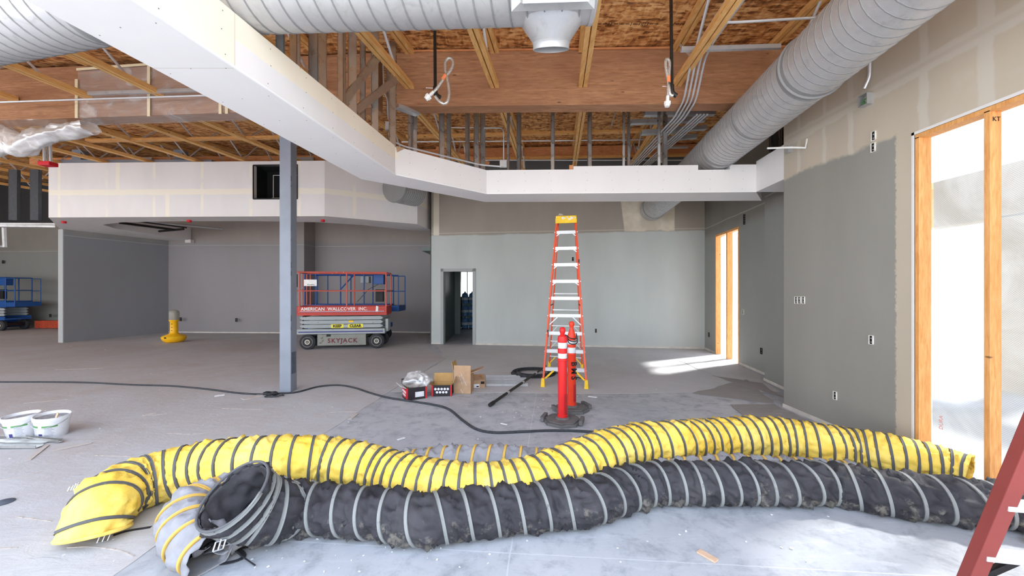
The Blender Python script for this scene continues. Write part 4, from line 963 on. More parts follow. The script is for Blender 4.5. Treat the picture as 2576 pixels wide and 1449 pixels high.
# ------------------------------------------------------------------ steel column
cb = fl(716, 988); mb = MB(); w = .125; mb.box(cb.x-w, cb.y-.0, 0, cb.x+w*.38, cb.y+.19, 4.3)
t = thing('steel_column', (cb.x, cb.y+.09, 0), 'square blue-grey steel column standing on the paper-covered floor', 'column')
hw = .088; ang = .0
cx_, cy_ = cb.x-.0, cb.y+.10
mb = MB(); mb.box(cx_-hw, cy_-hw, 0, cx_+hw, cy_+hw, 4.35); mb.build('shaft', M['column'], t, bevel=.008)
mb = MB(); mb.box(cx_+hw-.002, cy_-.07, .28, cx_+hw+.002, cy_+.055, .62); mb.build('bare_patch', M['column_dark'], t)
lettering('(V)', .07, frame((cx_+hw+.0035, cy_-.0, .55), (0, 1, 0), (0, 0, 1)), M['white'], t, 'chalk_mark')
mb = MB(); rr = random.Random(2)
for k in range(9):
    z = rr.uniform(.9, 3.3); mb.box(cx_+hw-.001, cy_-.083, z, cx_+hw+.0015, cy_-.083+rr.uniform(.004, .012), z+rr.uniform(.02, .12))
mb.build('paint_chips', M['cable'], t)

# ------------------------------------------------------------------ scissor lifts
def scissor_lift(loc, rz, label, red=False, L=2.3, Wd=.82):
    """x along the machine, y across it, z up; the near side is y = 0"""
    t = thing('scissor_lift', loc, label, 'scissor lift', 'scissor lifts', rz, True)
    rail = M['red_worn'] if red else M['blue']; plate = M['red_plate'] if red else M['blue']; body = M['lift_grey'] if red else M['blue']; box = M['lift_box'] if red else M['blue']
    arm = M['lift_grey']
    for x in (.32, L-.22):
        for y in (.06, Wd-.06):
            mb = MB(); s_ = -1 if y < .4 else 1
            prof = [(.09, -.065), (.17, -.065), (.2, -.045), (.205, 0), (.2, .045), (.17, .065), (.09, .065)]
            g = MB(); g.lathe(prof, (0, 0, 0), 28); g.v = [(x+a, y+c, .205+b) for a, b, c in g.v]
            w = g.build('wheel', M['rubber'], t, smooth=True)
            h = MB(); h.lathe([(.0, -.05), (.05, -.068), (.1, -.058), (.132, -.066), (.138, -.04), (.138, .0), (.0, .0)], (0, 0, 0), 24, caps=False); h.v = [(x+a, y+c*(-s_ if s_ > 0 else 1), .205+b) for a, b, c in h.v]
            h.build('hub', M['hub'], w, smooth=True)
            b = MB(); b.cyl((x, y-.075*1, .205), (x, y-.05, .205), .026, 8); b.build('axle_nut', M['lift_box'], w, smooth=True)
    mb = MB(); mb.box(.56, .03, .10, L-.50, Wd-.03, .40); mb.box(.72, -.004, .34, .80, .03, .40); mb.build('battery_box', box, t, bevel=.006)
    mb = MB(); mb.box(.2, .12, .17, L-.1, Wd-.12, .30); mb.build('axle_beam', M['black'], t)
    mb = MB(); mb.box(.06, 0, .41, L+.0, Wd, .48); mb.box(.06, .0, .48, L, .03, .545); mb.box(.06, Wd-.03, .48, L, Wd, .545); mb.build('chassis', body, t, bevel=.005)
    if red:
        mb = MB(); mb.box(.1, -.003, .455, L-.05, .001, .485); mb.build('stripe', M['stripe'], t)
    for k in range(3):
        z0 = .565+k*.108
        for y in (.05, Wd-.09):
            mb = MB(); mb.add([(x, y+o, z) for o in (0, .04) for x, z in ((.10, z0+.07), (.17, z0+.0), (L-.12, z0+.0), (L-.05, z0+.05), (L-.12, z0+.095), (.17, z0+.095))],
                              [(0, 1, 2, 3, 4, 5), (11, 10, 9, 8, 7, 6)]+[(i, (i+1) % 6, 6+(i+1) % 6, 6+i) for i in range(6)])
            mb.build('scissor_arm', arm, t, bevel=.006)
    for k in range(4):
        mb = MB(); mb.cyl((.2, .04, .565+k*.105), (.2, Wd-.04, .565+k*.105), .02, 8); mb.build('pivot_pin', M['black'], t)
    pz = .905
    mb = MB(); mb.box(0, 0, pz, L+.05, Wd, pz+.06); mb.box(0, 0, pz+.06, L+.05, .025, pz+.24); mb.box(0, Wd-.025, pz+.06, L+.05, Wd, pz+.24); mb.box(0, 0, pz+.06, .025, Wd, pz+.24); mb.box(L+.025, 0, pz+.06, L+.05, Wd, pz+.24)
    mb.build('platform', plate, t, bevel=.004)
    zt, zm = 2.055, 1.56
    for y in (.012, Wd-.012):
        mb = MB(); mb.tube([(0.02, y, zt), (L+.03, y, zt)], .022, 8); mb.build('top_rail', rail, t, smooth=True)
        mb = MB(); mb.tube([(0.02, y, zm), (L+.03, y, zm)], .017, 8); mb.build('mid_rail', rail, t, smooth=True)
        for x in ((.02, .12, L*.57, L+.03) if red else (.02, .35, L*.45, L*.74, L+.03)):
            mb = MB(); mb.tube([(x, y, pz+.08), (x, y, zt)], .019, 8); mb.build('rail_post', rail, t, smooth=True)
    for x in (.02, L+.03):
        for z in (zt, zm):
            mb = MB(); mb.tube([(x, .012, z), (x, Wd-.012, z)], .018, 8); mb.build('end_rail', rail, t, smooth=True)
    if red:
        for y in (.3, .52): mb = MB(); mb.tube([(.02, y, pz+.1), (.02, y, zt)], .016, 8); mb.build('gate_post', rail, t, smooth=True)
        mb = MB(); mb.box(.03, .02, 1.66, .06, .06, 2.0); mb.build('rail_pad', M['black'], t)
        mb = MB(); mb.box(.24, -.012, 1.69, .56, -.002, 1.86); s_ = mb.build('sign_board', M['white'], t)
        mb = MB(); rr = random.Random(8); x = .33
        while x < .5: w = rr.uniform(.008, .022); mb.box(x, -.0135, 1.715, x+w, -.012, 1.715+rr.uniform(.012, .03)); x += w+.008
        mb.build('sign_print', M['ink'], s_)
        lettering('AMERICAN  WALLCOVER  INC.', .117, frame((.16, -.002, 1.075), (1, 0, 0), (0, 0, 1)), M['white'], t, 'lettering', align='LEFT', bold=.0022, spacing=1.04)
        mb = MB(); mb.box(.14, -.003, 1.008, L-.02, .0, 1.018); mb.build('pinstripe', M['white'], t)
        mb = MB(); mb.box(.14, -.003, .995, L-.02, .0, 1.007); mb.build('pinstripe', M['stripe'], t)
        for body_, x0, x1 in (('KEEP', .90, 1.22), ('CLEAR', 1.33, 1.72)):
            mb = MB(); mb.box(x0, .046, .565, x1, .05, .668); d_ = mb.build('warning_label', M['label_yellow'], t)
            lettering(body_, .10, frame(((x0+x1)/2, .044, .615), (1, 0, 0), (0, 0, 1)), M['ink'], d_, 'lettering', bold=.004)
        mb = MB(); mb.box(1.35, .046, .715, 1.47, .05, .765); mb.build('small_label', M['ladder_yellow'], t)
        lettering('SKYJACK', .165, frame((1.2, .027, .225), (1, 0, 0), (0, 0, 1)), M['maroon'], t, 'lettering', bold=.004, spacing=1.2)
        mb = MB(); mb.box(L+.0, .1, .46, L+.07, .5, .80); mb.build('ladder', arm, t, bevel=.006)
        mb = MB(); mb.add([(2.06, -.004, 1.0), (2.12, -.004, 1.0), (2.13, -.004, 1.14), (2.07, -.004, 1.16), (2.06, -.001, 1.0), (2.12, -.001, 1.0), (2.13, -.001, 1.14), (2.07, -.001, 1.16)], [(0, 1, 2, 3), (7, 6, 5, 4), (0, 4, 5, 1), (1, 5, 6, 2), (2, 6, 7, 3), (3, 7, 4, 0)]); mb.build('paint_splash', M['white'], t)
        mb = MB(); mb.box(.80, .027, .34, .90, .031, .40); mb.build('latch', M['black'], t)
    else:
        mb = MB(); mb.tube([(L*.45, .012, pz+.1), (L*.45, .012, 1.6), (L*.62, .012, zt)], .022, 8); mb.build('brace_rail', rail, t, smooth=True)
        mb = MB(); mb.box(L-.35, .03, zt-.3, L-.05, .3, zt-.01); mb.build('control_box', M['blue'], t, bevel=.01)
        mb = MB(); mb.box(L-.28, .0, 1.23, L-.06, .12, 1.6); mb.build('manual_case', M['black'], t)
        mb = MB(); mb.tube([(L-.2, .02, zt-.3), (L-.5, .03, 1.6), (L-.85, .05, 1.22)], .008, 6); mb.build('control_cord', M['cable'], t)
        mb = MB(); mb.box(L-.75, .05, zt-.26, L-.5, .25, zt-.06); mb.build('remote_box', M['lift_grey'], t, bevel=.01)
        mb = MB(); mb.box(L+.05, 0, pz+.03, L+.42, Wd, pz+.2); mb.build('deck_extension', plate, t, bevel=.004)
        for y in (.012, Wd-.012):
            for z in (zt-.03, zm-.02):
                mb = MB(); mb.tube([(L, y, z), (L+.40, y, z)], .014, 8); mb.build('extension_rail', rail, t, smooth=True)
            mb = MB(); mb.tube([(L+.40, y, pz+.1), (L+.40, y, zt-.03)], .016, 8); mb.build('extension_post', rail, t, smooth=True)
        for x, z in ((.3, .44), (.9, .44), (1.5, .44), (.2, .96), (.8, .97), (1.4, .97)):
            mb = MB(); mb.box(x, -.004, z, x+.2, .0, z+.05); mb.build('decal', M['box_white'], t)
    return t
a = fl(744, 880); scissor_lift((a.x+.0, 10.30, 0), math.atan2(.33, 2.33), 'red and grey scissor lift lettered with a wallcovering firm name, behind the steel column', True)
scissor_lift((at(775, 860, 12.0).x, 11.75, 0), .02, 'blue scissor lift parked behind the red one', False, L=2.42)
scissor_lift((at(-92, 830, 15.4).x, 15.15, 0), -.04, 'blue scissor lift against the far wall beyond the end of the grey partition', False, L=2.05)
# orange netting roll behind the far lift
p = Vector((-18.75, 16.0, 0)); mb = MB(); mb.tube([(p.x-.7, 16.15, .17), (p.x-.2, 16.15, .16), (p.x+.6, 16.1, .17)], .16, 14); mb.grid(lambda u, v: (p.x-.7+1.3*u, 15.95+.02*math.sin(20*u), .02+.3*v), 12, 4)
tag(mb.build('netting_roll', M['orange_hose'], smooth=True, base=(p.x, 16.05, 0)), 'roll of orange-red netting on the floor beside the far blue lift', 'netting')

# ------------------------------------------------------------------ wobble light
p = fl(438, 861); t = thing('wobble_light', p, 'yellow round-bottomed work light with a clear cage dome, beside the partition', 'work light')
k = 11.7/985*1.0
mb = MB(); mb.lathe([(.05, 0), (.2, .01), (.265, .06), (.3, .13), (.305, .17), (.27, .205), (.16, .245), (.12, .27), (.098, .3), (.095, .62), (.11, .64), (.125, .66), (.125, .68)], tuple(p), 32); mb.build('base', M['lamp_yellow'], t, smooth=True)
mb = MB(); mb.lathe([(.301, .155), (.3085, .16), (.3085, .172), (.301, .18)], tuple(p), 32); mb.build('seam_band', M['ladder_yellow'], t, smooth=True)
gm = Sh('frosted_dome', .25); gm.b.inputs['Base Color'].default_value = srgb(196, 192, 182); gm.b.inputs['Transmission Weight'].default_value = .55; gm.b.inputs['IOR'].default_value = 1.2
mb = MB(); mb.lathe([(.12, .68), (.128, .72), (.128, .88), (.115, .94), (.07, .975), (.01, .985)], tuple(p), 24); mb.build('dome', gm.mat, t, smooth=True)
mb = MB(); mb.cyl((p.x, p.y, .68), (p.x, p.y, .86), .035, 10); mb.build('bulb', M['hub'], t, smooth=True)
mb = MB()
for z in (.36, .46, .56): mb.cyl((p.x+.012, p.y-.1, z), (p.x+.012, p.y-.09, z), .014, 8)
mb.cbox((p.x, p.y-.3, .165), .05, .03, .04); mb.build('vent_hole', M['ink'], t)

# ------------------------------------------------------------------ orange stepladder
def lerp(a, b, u): return Vector(a)+(Vector(b)-Vector(a))*u
FL, FRt = fl(1366, 972), fl(1475, 977); BLf, BRf = fl(1382, 926), fl(1464, 932)
capc = at(1425, 553, 7.12); xd = (FRt-FL).normalized(); yd = Vector((-xd.y, xd.x, 0)); capz = capc.z
TLf, TRf = capc-xd*.165-yd*.08, capc+xd*.165-yd*.08; TLb, TRb = capc-xd*.15+yd*.1, capc+xd*.15+yd*.1
t = thing('stepladder', (capc.x, 7.0, 0), 'tall orange fibreglass stepladder with silver steps and yellow cap', 'ladder')
def rail_c(p, q, w, d_, parent, name, mat):
    mb = MB(); dv = (q-p).normalized(); mb.obox((p+q)/2, xd*w/2, dv*(q-p).length/2, xd.cross(dv).normalized()*d_/2); return mb.build(name, M[mat], parent, bevel=.003)
for p, q in ((FL, TLf), (FRt, TRf)): rail_c(p+Vector((0, 0, .05)), q, .03, .075, t, 'front_rail', 'fibre')
for p, q in ((BLf, TLb), (BRf, TRb)): rail_c(p+Vector((0, 0, .05)), q, .026, .05, t, 'rear_rail', 'fibre')
for p in (FL, FRt, BLf, BRf):
    mb = MB(); mb.hexa([p+xd*a*.034+yd*b*.055+Vector((0, 0, z)) for z, k_ in ((0, 1), (.14, .7)) for a, b in ((-k_, -k_), (k_, -k_), (k_, k_), (-k_, k_))]); mb.build('foot', M['ladder_yellow'], t, bevel=.004)
steps_y = [595, 633, 674, 715, 757, 802, 847, 892, 940]
for i in range(9):
    u = (i+1)*.1*1.02-.005
    a, b = lerp(FL, TLf, u), lerp(FRt, TRf, u); a, b = a+xd*.012, b-xd*.012
    mb = MB(); mb.obox((a+b)/2+yd*.02, xd*(b-a).length/2, yd*.045, Vector((0, 0, .006))); mb.obox((a+b)/2-yd*.025, xd*(b-a).length/2, yd*.004, Vector((0, 0, .028))); mb.obox((a+b)/2+yd*.065, xd*(b-a).length/2, yd*.004, Vector((0, 0, .022))); mb.build('step', M['alu'], t)
    if i in (0, 3, 8, 7, 6, 5):
        big = i in (0, 3); mm = M['ladder_yellow'] if i == 0 else M['alu']
        for s_, e in ((1, a), (-1, b)):
            L_ = .14 if big else .06; mb = MB(); mb.bar(e+Vector((0, 0, -L_*1.1))-yd*.03, e+xd*s_*L_-yd*.03+Vector((0, 0, -.02)), .02, .028 if i == 0 else .016, (0, 0, 1)); mb.build('step_brace', mm, t)
    mb = MB()
    for e, s_ in ((a, -1), (b, 1)): mb.cyl(e+xd*s_*.028-yd*.04, e+xd*s_*.028-yd*.045, .008, 6); mb.cyl(e+xd*s_*.028+yd*.0-yd*.045, e+xd*s_*.028-yd*.05, .006, 6)
    mb.build('rivet', M['rivet'], t)
for u in (.09, .2, .31, .42, .53):
    a, b = lerp(BLf, TLb, u), lerp(BRf, TRb, u); mb = MB(); mb.bar(a, b, .04, .02); mb.build('rear_brace', M['alu'], t)
    for s_, e in ((1, a), (-1, b)):
        if u < .35: mb = MB(); mb.bar(e+Vector((0, 0, -.13)), e+xd*s_*.12, .015, .02 if u < .1 else .012); mb.build('knee_brace', M['ladder_yellow'] if u < .1 else M['alu'], t)
for A_, Bq, s_ in ((lerp(FL, TLf, .46), lerp(BLf, TLb, .46), 1), (lerp(FRt, TRf, .46), lerp(BRf, TRb, .46), -1)):
    mb = MB(); mb.bar(A_, Bq, .008, .022); mb.build('spreader', M['steelblack'], t)
mb = MB(); mb.obox(capc+Vector((0, 0, .02)), xd*.185, yd*.15, Vector((0, 0, .03))); mb.obox(capc-yd*.14+Vector((0, 0, -.04)), xd*.19, yd*.012, Vector((0, 0, .045)))
for s_ in (-1, 1): mb.obox(capc+xd*s_*.178+Vector((0, 0, -.04)), xd*.012, yd*.14, Vector((0, 0, .05)))
cp_ = mb.build('top_cap', M['ladder_yellow'], t, bevel=.01)
rr = random.Random(6); mb = MB()
for k in range(16): x = rr.uniform(-.07, .17); z = rr.uniform(.0, .045); c = capc+xd*x-yd*.153+Vector((0, 0, z-.02)); mb.obox(c, xd*rr.uniform(.004, .014), yd*.001, Vector((0, 0, rr.uniform(.004, .016))))
mb.build('paint_mark', M['chip'], cp_)
mb = MB(); c = capc-xd*.11+Vector((0, 0, .075)); mb.grid(lambda u, v: c+Vector((.09*(u-.5), .1*(v-.5), .03*mnoise.noise(Vector((u*4, v*4, 1.2)))+.03*(1-4*(u-.5)**2))), 8, 8)
tag(mb.build('crumpled_paper', M['white'], smooth=False, base=c, solid=.002), 'white crumpled scrap lying on the yellow ladder cap', 'paper')
mb = MB()
for s_, q in ((1, lerp(FRt, TRf, .72)), (-1, lerp(FL, TLf, .30))): mb.obox(q-yd*.04+xd*.01, xd*.012, yd*.002, Vector((0, 0, .06)))
mb.build('rail_label', M['cable'], t)

# ------------------------------------------------------------------ delineator posts
def delineator(px, py, ang, label, mat, prof, bands, hgt):
    c = fl(px, py); t = thing('delineator_post', c, label, 'delineator', 'delineators by the stepladder')
    mb = MB(); n = 8; R0, R1 = .235, .225
    oct_ = lambda r: [(c.x+r*math.cos(math.pi/8+ang+2*math.pi*k/n), c.y+r*math.sin(math.pi/8+ang+2*math.pi*k/n)) for k in range(n)]
    mb.prism(oct_(R0), .0, .035); mb.prism(oct_(R1*.92), .035, .05); mb.lathe([(.09, .05), (.085, .062), (.06, .07)], (c.x, c.y, 0), 24)
    for a_ in (ang-.5, ang+2.6):
        q = Vector((c.x+.2*math.cos(a_), c.y+.2*math.sin(a_), .04)); r_ = Vector((math.cos(a_+1.57), math.sin(a_+1.57), 0)); o_ = Vector((math.cos(a_), math.sin(a_), 0)); mb.obox(q+o_*.03, r_*.1, o_*.022, Vector((0, 0, .028)))
    mb.build('base', M['base_rubber'], t, bevel=.004)
    mb = MB(); mb.lathe(prof, (c.x, c.y, 0), 28); body = mb.build('post', M[mat], t, smooth=True)
    for z0, z1, r in bands:
        mb = MB(); mb.lathe([(r-.002, z0), (r, z0+.003), (r, z1-.003), (r-.002, z1)], (c.x, c.y, 0), 28, caps=False); mb.build('reflective_band', M['reflect'], t, smooth=True)
    mb = MB(); mb.cbox((c.x+.035, c.y-.046, .235), .032, .02, .22); mb.build('slot', plain('slot_shade', (150, 26, 28), .6), t)
    return t, c
d1, c1 = delineator(1415, 1062, .2, 'red delineator post with round knob and two white bands, the one closer to the ducts', 'post_red',
    [(.062, .05), (.062, .09), (.055, .095), (.055, .74), (.06, .745), (.06, .765), (.053, .77), (.053, .835), (.058, .84), (.058, .885), (.053, .89), (.053, .965), (.058, .97), (.06, 1.0), (.053, 1.035), (.032, 1.05), (.024, 1.06), (.03, 1.075), (.038, 1.10), (.034, 1.13), (.018, 1.145)], ((.772, .832, .0545), (.892, .962, .0545)), 1.14)
d2, c2 = delineator(1438, 1031, .9, 'orange delineator post with pointed bottle top and black marks, closer to the stepladder', 'post_orange',
    [(.062, .05), (.062, .09), (.056, .095), (.056, .73), (.06, .735), (.06, .75), (.052, .755), (.052, .835), (.057, .84), (.057, .865), (.052, .87), (.052, .93), (.062, .95), (.06, .97), (.045, 1.02), (.026, 1.075), (.024, 1.10), (.036, 1.125), (.036, 1.155), (.02, 1.175)], ((.757, .832, .0535), (.872, .928, .0535)), 1.17)
lt = text_mesh('B M S', .10, bold=.003); Mx = frame((c2.x+.02, c2.y-.058, .53), (0, 0, -1), (1, 0, 0)); lt.transform(Mx); lt.materials.clear(); lt.materials.append(M['ink'])
o = bpy.data.objects.new('lettering', lt); COL.objects.link(o); o.parent = d2; o.location = -Vector(d2.location); WL[o.name] = WL[d2.name]
mb = MB()
for k in range(3):
    P, _ = smooth_path([(c1.x+.03, c1.y-.03, 1.055), (c1.x+.07, c1.y+.1, 1.03-.02*k), (c1.x+.13, c1.y+.25, .98-.035*k), (c2.x+.06, c2.y-.08, .96-.03*k), (c2.x+.055, c2.y-.02, 1.02)], .04); mb.tube([tuple(p) for p in P], .007, 6)
tag(mb.build('tie_cord', M['cable'], smooth=True, base=(c1.x, c1.y, 1)), 'dark cord looped between the tops of the two delineator posts', 'cord')

# ------------------------------------------------------------------ cartons
def carton(c, w, d_, h, rz, label, mats, flaps=(), th=.006, name='carton', group='cartons on the floor'):
    """open-topped box, x along its front; mats = outside, inside"""
    t = thing(name, (c[0], c[1], c[2] if len(c) > 2 else 0), label, 'carton', group, rz, True)
    mb = MB(); mb.box(-w/2, 0, 0, w/2, th, h); mb.box(-w/2, d_-th, 0, w/2, d_, h); mb.box(-w/2, th, 0, -w/2+th, d_-th, h); mb.box(w/2-th, th, 0, w/2, d_-th, h); mb.box(-w/2, 0, 0, w/2, d_, th)
    mb.build('body', mats[0], t)
    mb = MB(); e = .001
    mb.box(-w/2+th, th, th, w/2-th, th+e, h); mb.box(-w/2+th, d_-th-e, th, w/2-th, d_-th, h); mb.box(-w/2+th, th, th, -w/2+th+e, d_-th, h); mb.box(w/2-th-e, th, th, w/2-th, d_-th, h); mb.box(-w/2+th, th, th, w/2-th, d_-th, th+e)
    mb.build('inside', mats[1], t)
    for side, ang, ln, m_ in flaps:
        mb = MB(); ca, sa = math.cos(ang), math.sin(ang)
        if side == 'front': q = [(-w/2, 0, h), (w/2, 0, h), (w/2, -ln*ca, h+ln*sa), (-w/2, -ln*ca, h+ln*sa)]
        elif side == 'back': q = [(-w/2, d_, h), (w/2, d_, h), (w/2, d_+ln*ca, h+ln*sa), (-w/2, d_+ln*ca, h+ln*sa)]
        elif side == 'left': q = [(-w/2, 0, h), (-w/2, d_, h), (-w/2-ln*ca, d_, h+ln*sa), (-w/2-ln*ca, 0, h+ln*sa)]
        else: q = [(w/2, 0, h), (w/2, d_, h), (w/2+ln*ca, d_, h+ln*sa), (w/2+ln*ca, 0, h+ln*sa)]
        mb.add(q, [(0, 1, 2, 3)]); mb.build('flap', m_, t, solid=.005)
    return t
def dots(t, face, mats):
    """ring-of-circles print on a carton face: face = frame matrix, rows of small discs"""
    mb = MB()
    for r, row in enumerate((3, 4, 3) if False else (5, 4)):
        for k in range(row):
            p = face @ Vector(((k-(row-1)/2)*.046, (.024 if r == 0 else -.024), .0)); n = (face.to_3x3() @ Vector((0, 0, 1)))
            mb.cyl(p, p+n*.0012, .02, 6)
    mb.build('disc_print', M['box_white'], t)
def red_edges(t, w, d_, h, ys=(0,)):
    mb = MB()
    for x in (-w/2, w/2): mb.box(x-.022 if x > 0 else x-.001, -.0015, 0, x+.001 if x > 0 else x+.022, .002, h)
    mb.build('red_edge', M['box_red'], t)
p = fl(1048, 1005)
t = carton((p.x, p.y), .30, .24, .175, .50, 'red and black printed carton stuffed with clear plastic, closest to the cable', (M['box_black'], M['kraft_in']), (('back', 1.0, .1, M['box_black']), ('left', .5, .10, M['box_white']), ('right', 1.9, .09, M['box_white'])))
red_edges(t, .30, .24, .175); mb = MB(); mb.box(-.02, -.0022, .035, .11, -.0005, .11); mb.build('shipping_label', M['box_white'], t)
mb = MB(); mb.box(-.151, .04, .03, -.1495, .2, .15); mb.build('side_print', M['box_red'], t)
dots(t, frame((-.1512, .12, .09), (0, -1, 0), (0, 0, 1)), None)
c = Vector((p.x-.03, p.y+.17, .24)); mb = MB()
mb.grid(lambda u, v: c+Vector((.20*math.cos(2*math.pi*u)*math.sin(math.pi*v), .13*math.sin(2*math.pi*u)*math.sin(math.pi*v), -.12*math.cos(math.pi*v)))*(1+.35*mnoise.noise(Vector((math.cos(2*math.pi*u)*2.5, math.sin(2*math.pi*u)*2.5, v*5)))+.12*mnoise.noise(Vector((math.cos(2*math.pi*u)*7, math.sin(2*math.pi*u)*7, v*12)))), 36, 18, closed_u=True)
tag(mb.build('plastic_bag', M['film_bag'], smooth='all', base=c), 'crumpled clear plastic bag bulging out of the printed carton', 'plastic bag')
p = fl(1111, 997)
t = carton((p.x, p.y), .30, .26, .165, .06, 'open red and black printed carton between the bagged carton and the tall brown one', (M['box_black'], M['kraft_in']), (('back', 1.25, .13, M['kraft_in']), ('right', 1.1, .12, M['kraft_in']), ('left', .35, .1, M['kraft'])))
red_edges(t, .30, .26, .165); dots(t, frame((.0, -.0012, .085), (1, 0, 0), (0, 0, 1)), None)
p = fl(1163, 991)
t = carton((p.x, p.y), .26, .26, .32, -.08, 'tall plain brown cardboard box with raised flaps', (M['kraft'], M['kraft_in']), (('front', 1.6, .115, M['kraft']), ('left', 1.35, .16, M['kraft_in']), ('right', .35, .17, M['kraft'])), name='cardboard_box')
mb = MB(); rr = random.Random(3)
for k in range(9): x, z = rr.uniform(-.04, .07), rr.uniform(.03, .3); mb.obox((x, -.001, z), Vector((.003, 0, .003)), (0, .0008, 0), Vector((-.02*rr.random(), 0, .03)))
mb.build('tape_mark', M['paper_scrap'], t)
p = fl(1203, 977)
t = carton((p.x, p.y), .22, .24, .13, .12, 'low brown carton with a white printed label beside the steel tracks', (M['kraft'], M['kraft_in']), (('front', 2.6, .14, M['kraft']), ('left', 1.0, .1, M['kraft']), ('right', 2.4, .09, M['kraft_in'])))
mb = MB(); mb.box(-.1, -.002, .01, .02, -.0005, .07); mb.build('label', M['box_white'], t); mb = MB(); mb.box(.04, -.002, .07, .1, -.0005, .11); mb.box(-.03, -.003, .02, .01, -.002, .04); mb.build('print', M['ink'], t)
for i in range(4):
    a_, b_ = fl(1222, 950+7*i), fl((1322, 1324, 1318, 1328)[i], 949+7.5*i); 
    track(a_+Vector((0, 0, .004+.002*i)), b_+Vector((0, 0, .004+.002*i)), 'bright steel track lying by the low carton, %s counting from the stepladder side' % ORD[i], w=.075, h=.035)

# ------------------------------------------------------------------ white buckets
def bucket(px, py, lean, label):
    p = fl(px, py); t = thing('bucket', p, label, 'bucket', 'white buckets', 0, True); t.rotation_euler = (lean[0], lean[1], .2)
    mb = MB(); mb.lathe([(.112, 0), (.118, .006), (.136, .19), (.142, .192), (.142, .205), (.146, .207), (.147, .236), (.138, .238), (.134, .20), (.11, .01)], (0, 0, 0), 36, caps=False); mb.lathe([(.111, .0), (.111, .004)], (0, 0, 0), 36); mb.build('pail', M['bucket'], t, smooth=True)
    mb = MB(); mb.lathe([(.137, .205), (.10, .208), (.04, .212), (.0, .205)], (0, 0, 0), 30, caps=False); mb.build('contents', M['lid'], t, smooth=True)
    def arc(a0, a1, z0, z1, mat, nm, off=.0012):
        g = MB(); r = lambda z: .118+.018*(z-.006)/.184+off
        g.grid(lambda u, v: (r(z0+(z1-z0)*v)*math.cos(a0+(a1-a0)*u), r(z0+(z1-z0)*v)*math.sin(a0+(a1-a0)*u), z0+(z1-z0)*v), 14, 2); g.build(nm, mat, t, smooth=True, normals=False)
    arc(-2.6, -1.75, .138, .156, M['green'], 'label_stripe'); arc(-1.5, -.6, .138, .156, M['green'], 'label_stripe')
    rr = random.Random(int(px))
    for j in range(7):
        z = .125-.014*j
        arc(-2.55, -1.85-.2*rr.random(), z, z+.004, M['label_ink'], 'label_print'); arc(-1.35, -.75-.2*rr.random(), z, z+.004, M['label_ink'], 'label_print')
    arc(-1.75, -1.5, .03, .07, M['stripe'], 'label_badge')
    mb = MB(); P, _ = smooth_path([(-.143, 0, .2), (-.125, -.09, .17), (0, -.155, .135), (.125, -.09, .17), (.143, 0, .2)], .02); mb.tube([tuple(q) for q in P], .003, 6); mb.build('wire_handle', M['buckle'], t)
    return t
bucket(60, 1096, (.06, -.05), 'white plastic bucket with a green label, the one nearer the dark steel scraps'); b2 = bucket(131, 1096, (.07, .06), 'white plastic bucket with a green label and a scrap stuck on its rim')
p = at(141, 1050, 4.2); mb = MB(); mb.bar(p, p+Vector((.02, 0, .05)), .02, .006, (0, 1, 0)); tag(mb.build('wood_scrap', M['wood_scrap'], base=p), 'little wood sliver on the rim of the second bucket', 'scrap')
# metal offcuts and strips by the buckets
for i, (a_, b_, w_, lb) in enumerate(((( -30, 1107), (150, 1112), .05, 'dull steel offcut nearest the buckets'), ((-30, 1117), (106, 1119), .09, 'wide steel channel offcut lying under the buckets'), ((-30, 1129), (100, 1127), .07, 'steel offcut in front of the wide channel'), ((60, 1109), (152, 1116), .035, 'thin grey strip pointing past the second bucket'))):
    pa, pb = fl(*a_), fl(*b_); track(pa+Vector((0, 0, .006+.008*i)), pb+Vector((0, 0, .006+.004*i)), lb, 'steel_offcut', w_, .025, 'stud')
for a_, b_, lb in (((70, 1160), (118, 1122), 'pale bent strip beside the steel offcuts'), ((132, 1136), (230, 1116), 'long curled paper strip near the buckets'), ((1066, 0), (0, 0), None)):
    if lb: pa, pb = fl(*a_), fl(*b_); mb = MB(); mb.bar(pa+Vector((0, 0, .008)), pb+Vector((0, 0, .01)), .04, .004); tag(mb.build('paper_strip', M['paper_scrap'], base=pa), lb, 'paper strip')
mb = MB(); mb.lathe([(.05, 0), (.06, .01), (.03, .02), (.0, .022)], tuple(fl(8, 1266)), 14); tag(mb.build('dried_puddle', M['column_dark'], smooth=True, base=fl(8, 1266)), 'small grey lump of dried compound on the brown paper', 'dried compound')

# ------------------------------------------------------------------ wood and scraps on the concrete
a_, b_ = fl(1757, 1388), fl(1803, 1414); mb = MB(); mb.bar(a_+Vector((0, 0, .006)), b_+Vector((0, 0, .006)), .042, .009); tag(mb.build('wood_offcut', M['wood_scrap'], base=a_), 'small flat wood offcut alone on the bare concrete', 'wood offcut')
a_, b_ = Vector((3.25, 2.47, .022)), Vector((3.64, 2.19, .022)); mb = MB(); mb.bar(a_, b_, .09, .038); tag(mb.build('timber_plank', M['buck'], base=a_), 'timber board on the floor behind the red stepladder', 'timber')
mb = MB(); rr = random.Random(21)
def chip(p, s_):
    a = rr.uniform(0, 6.28); x = Vector((math.cos(a), math.sin(a), 0)); y = Vector((-x.y, x.x, 0)); mb.obox(Vector(p)+Vector((0, 0, s_*.22+.003)), x*s_*rr.uniform(.5, 1.2), y*s_*rr.uniform(.3, .7), Vector((0, 0, s_*.2)))
for k in range(240):
    py = 870+560*rr.random()**1.6; px = rr.uniform(-20, 2100); p = fl(px, py)
    if p.x > 3.5 or p.y > 11: continue
    chip(p, rr.uniform(.003, .009)*(1 if rr.random() < .93 else 1.6))
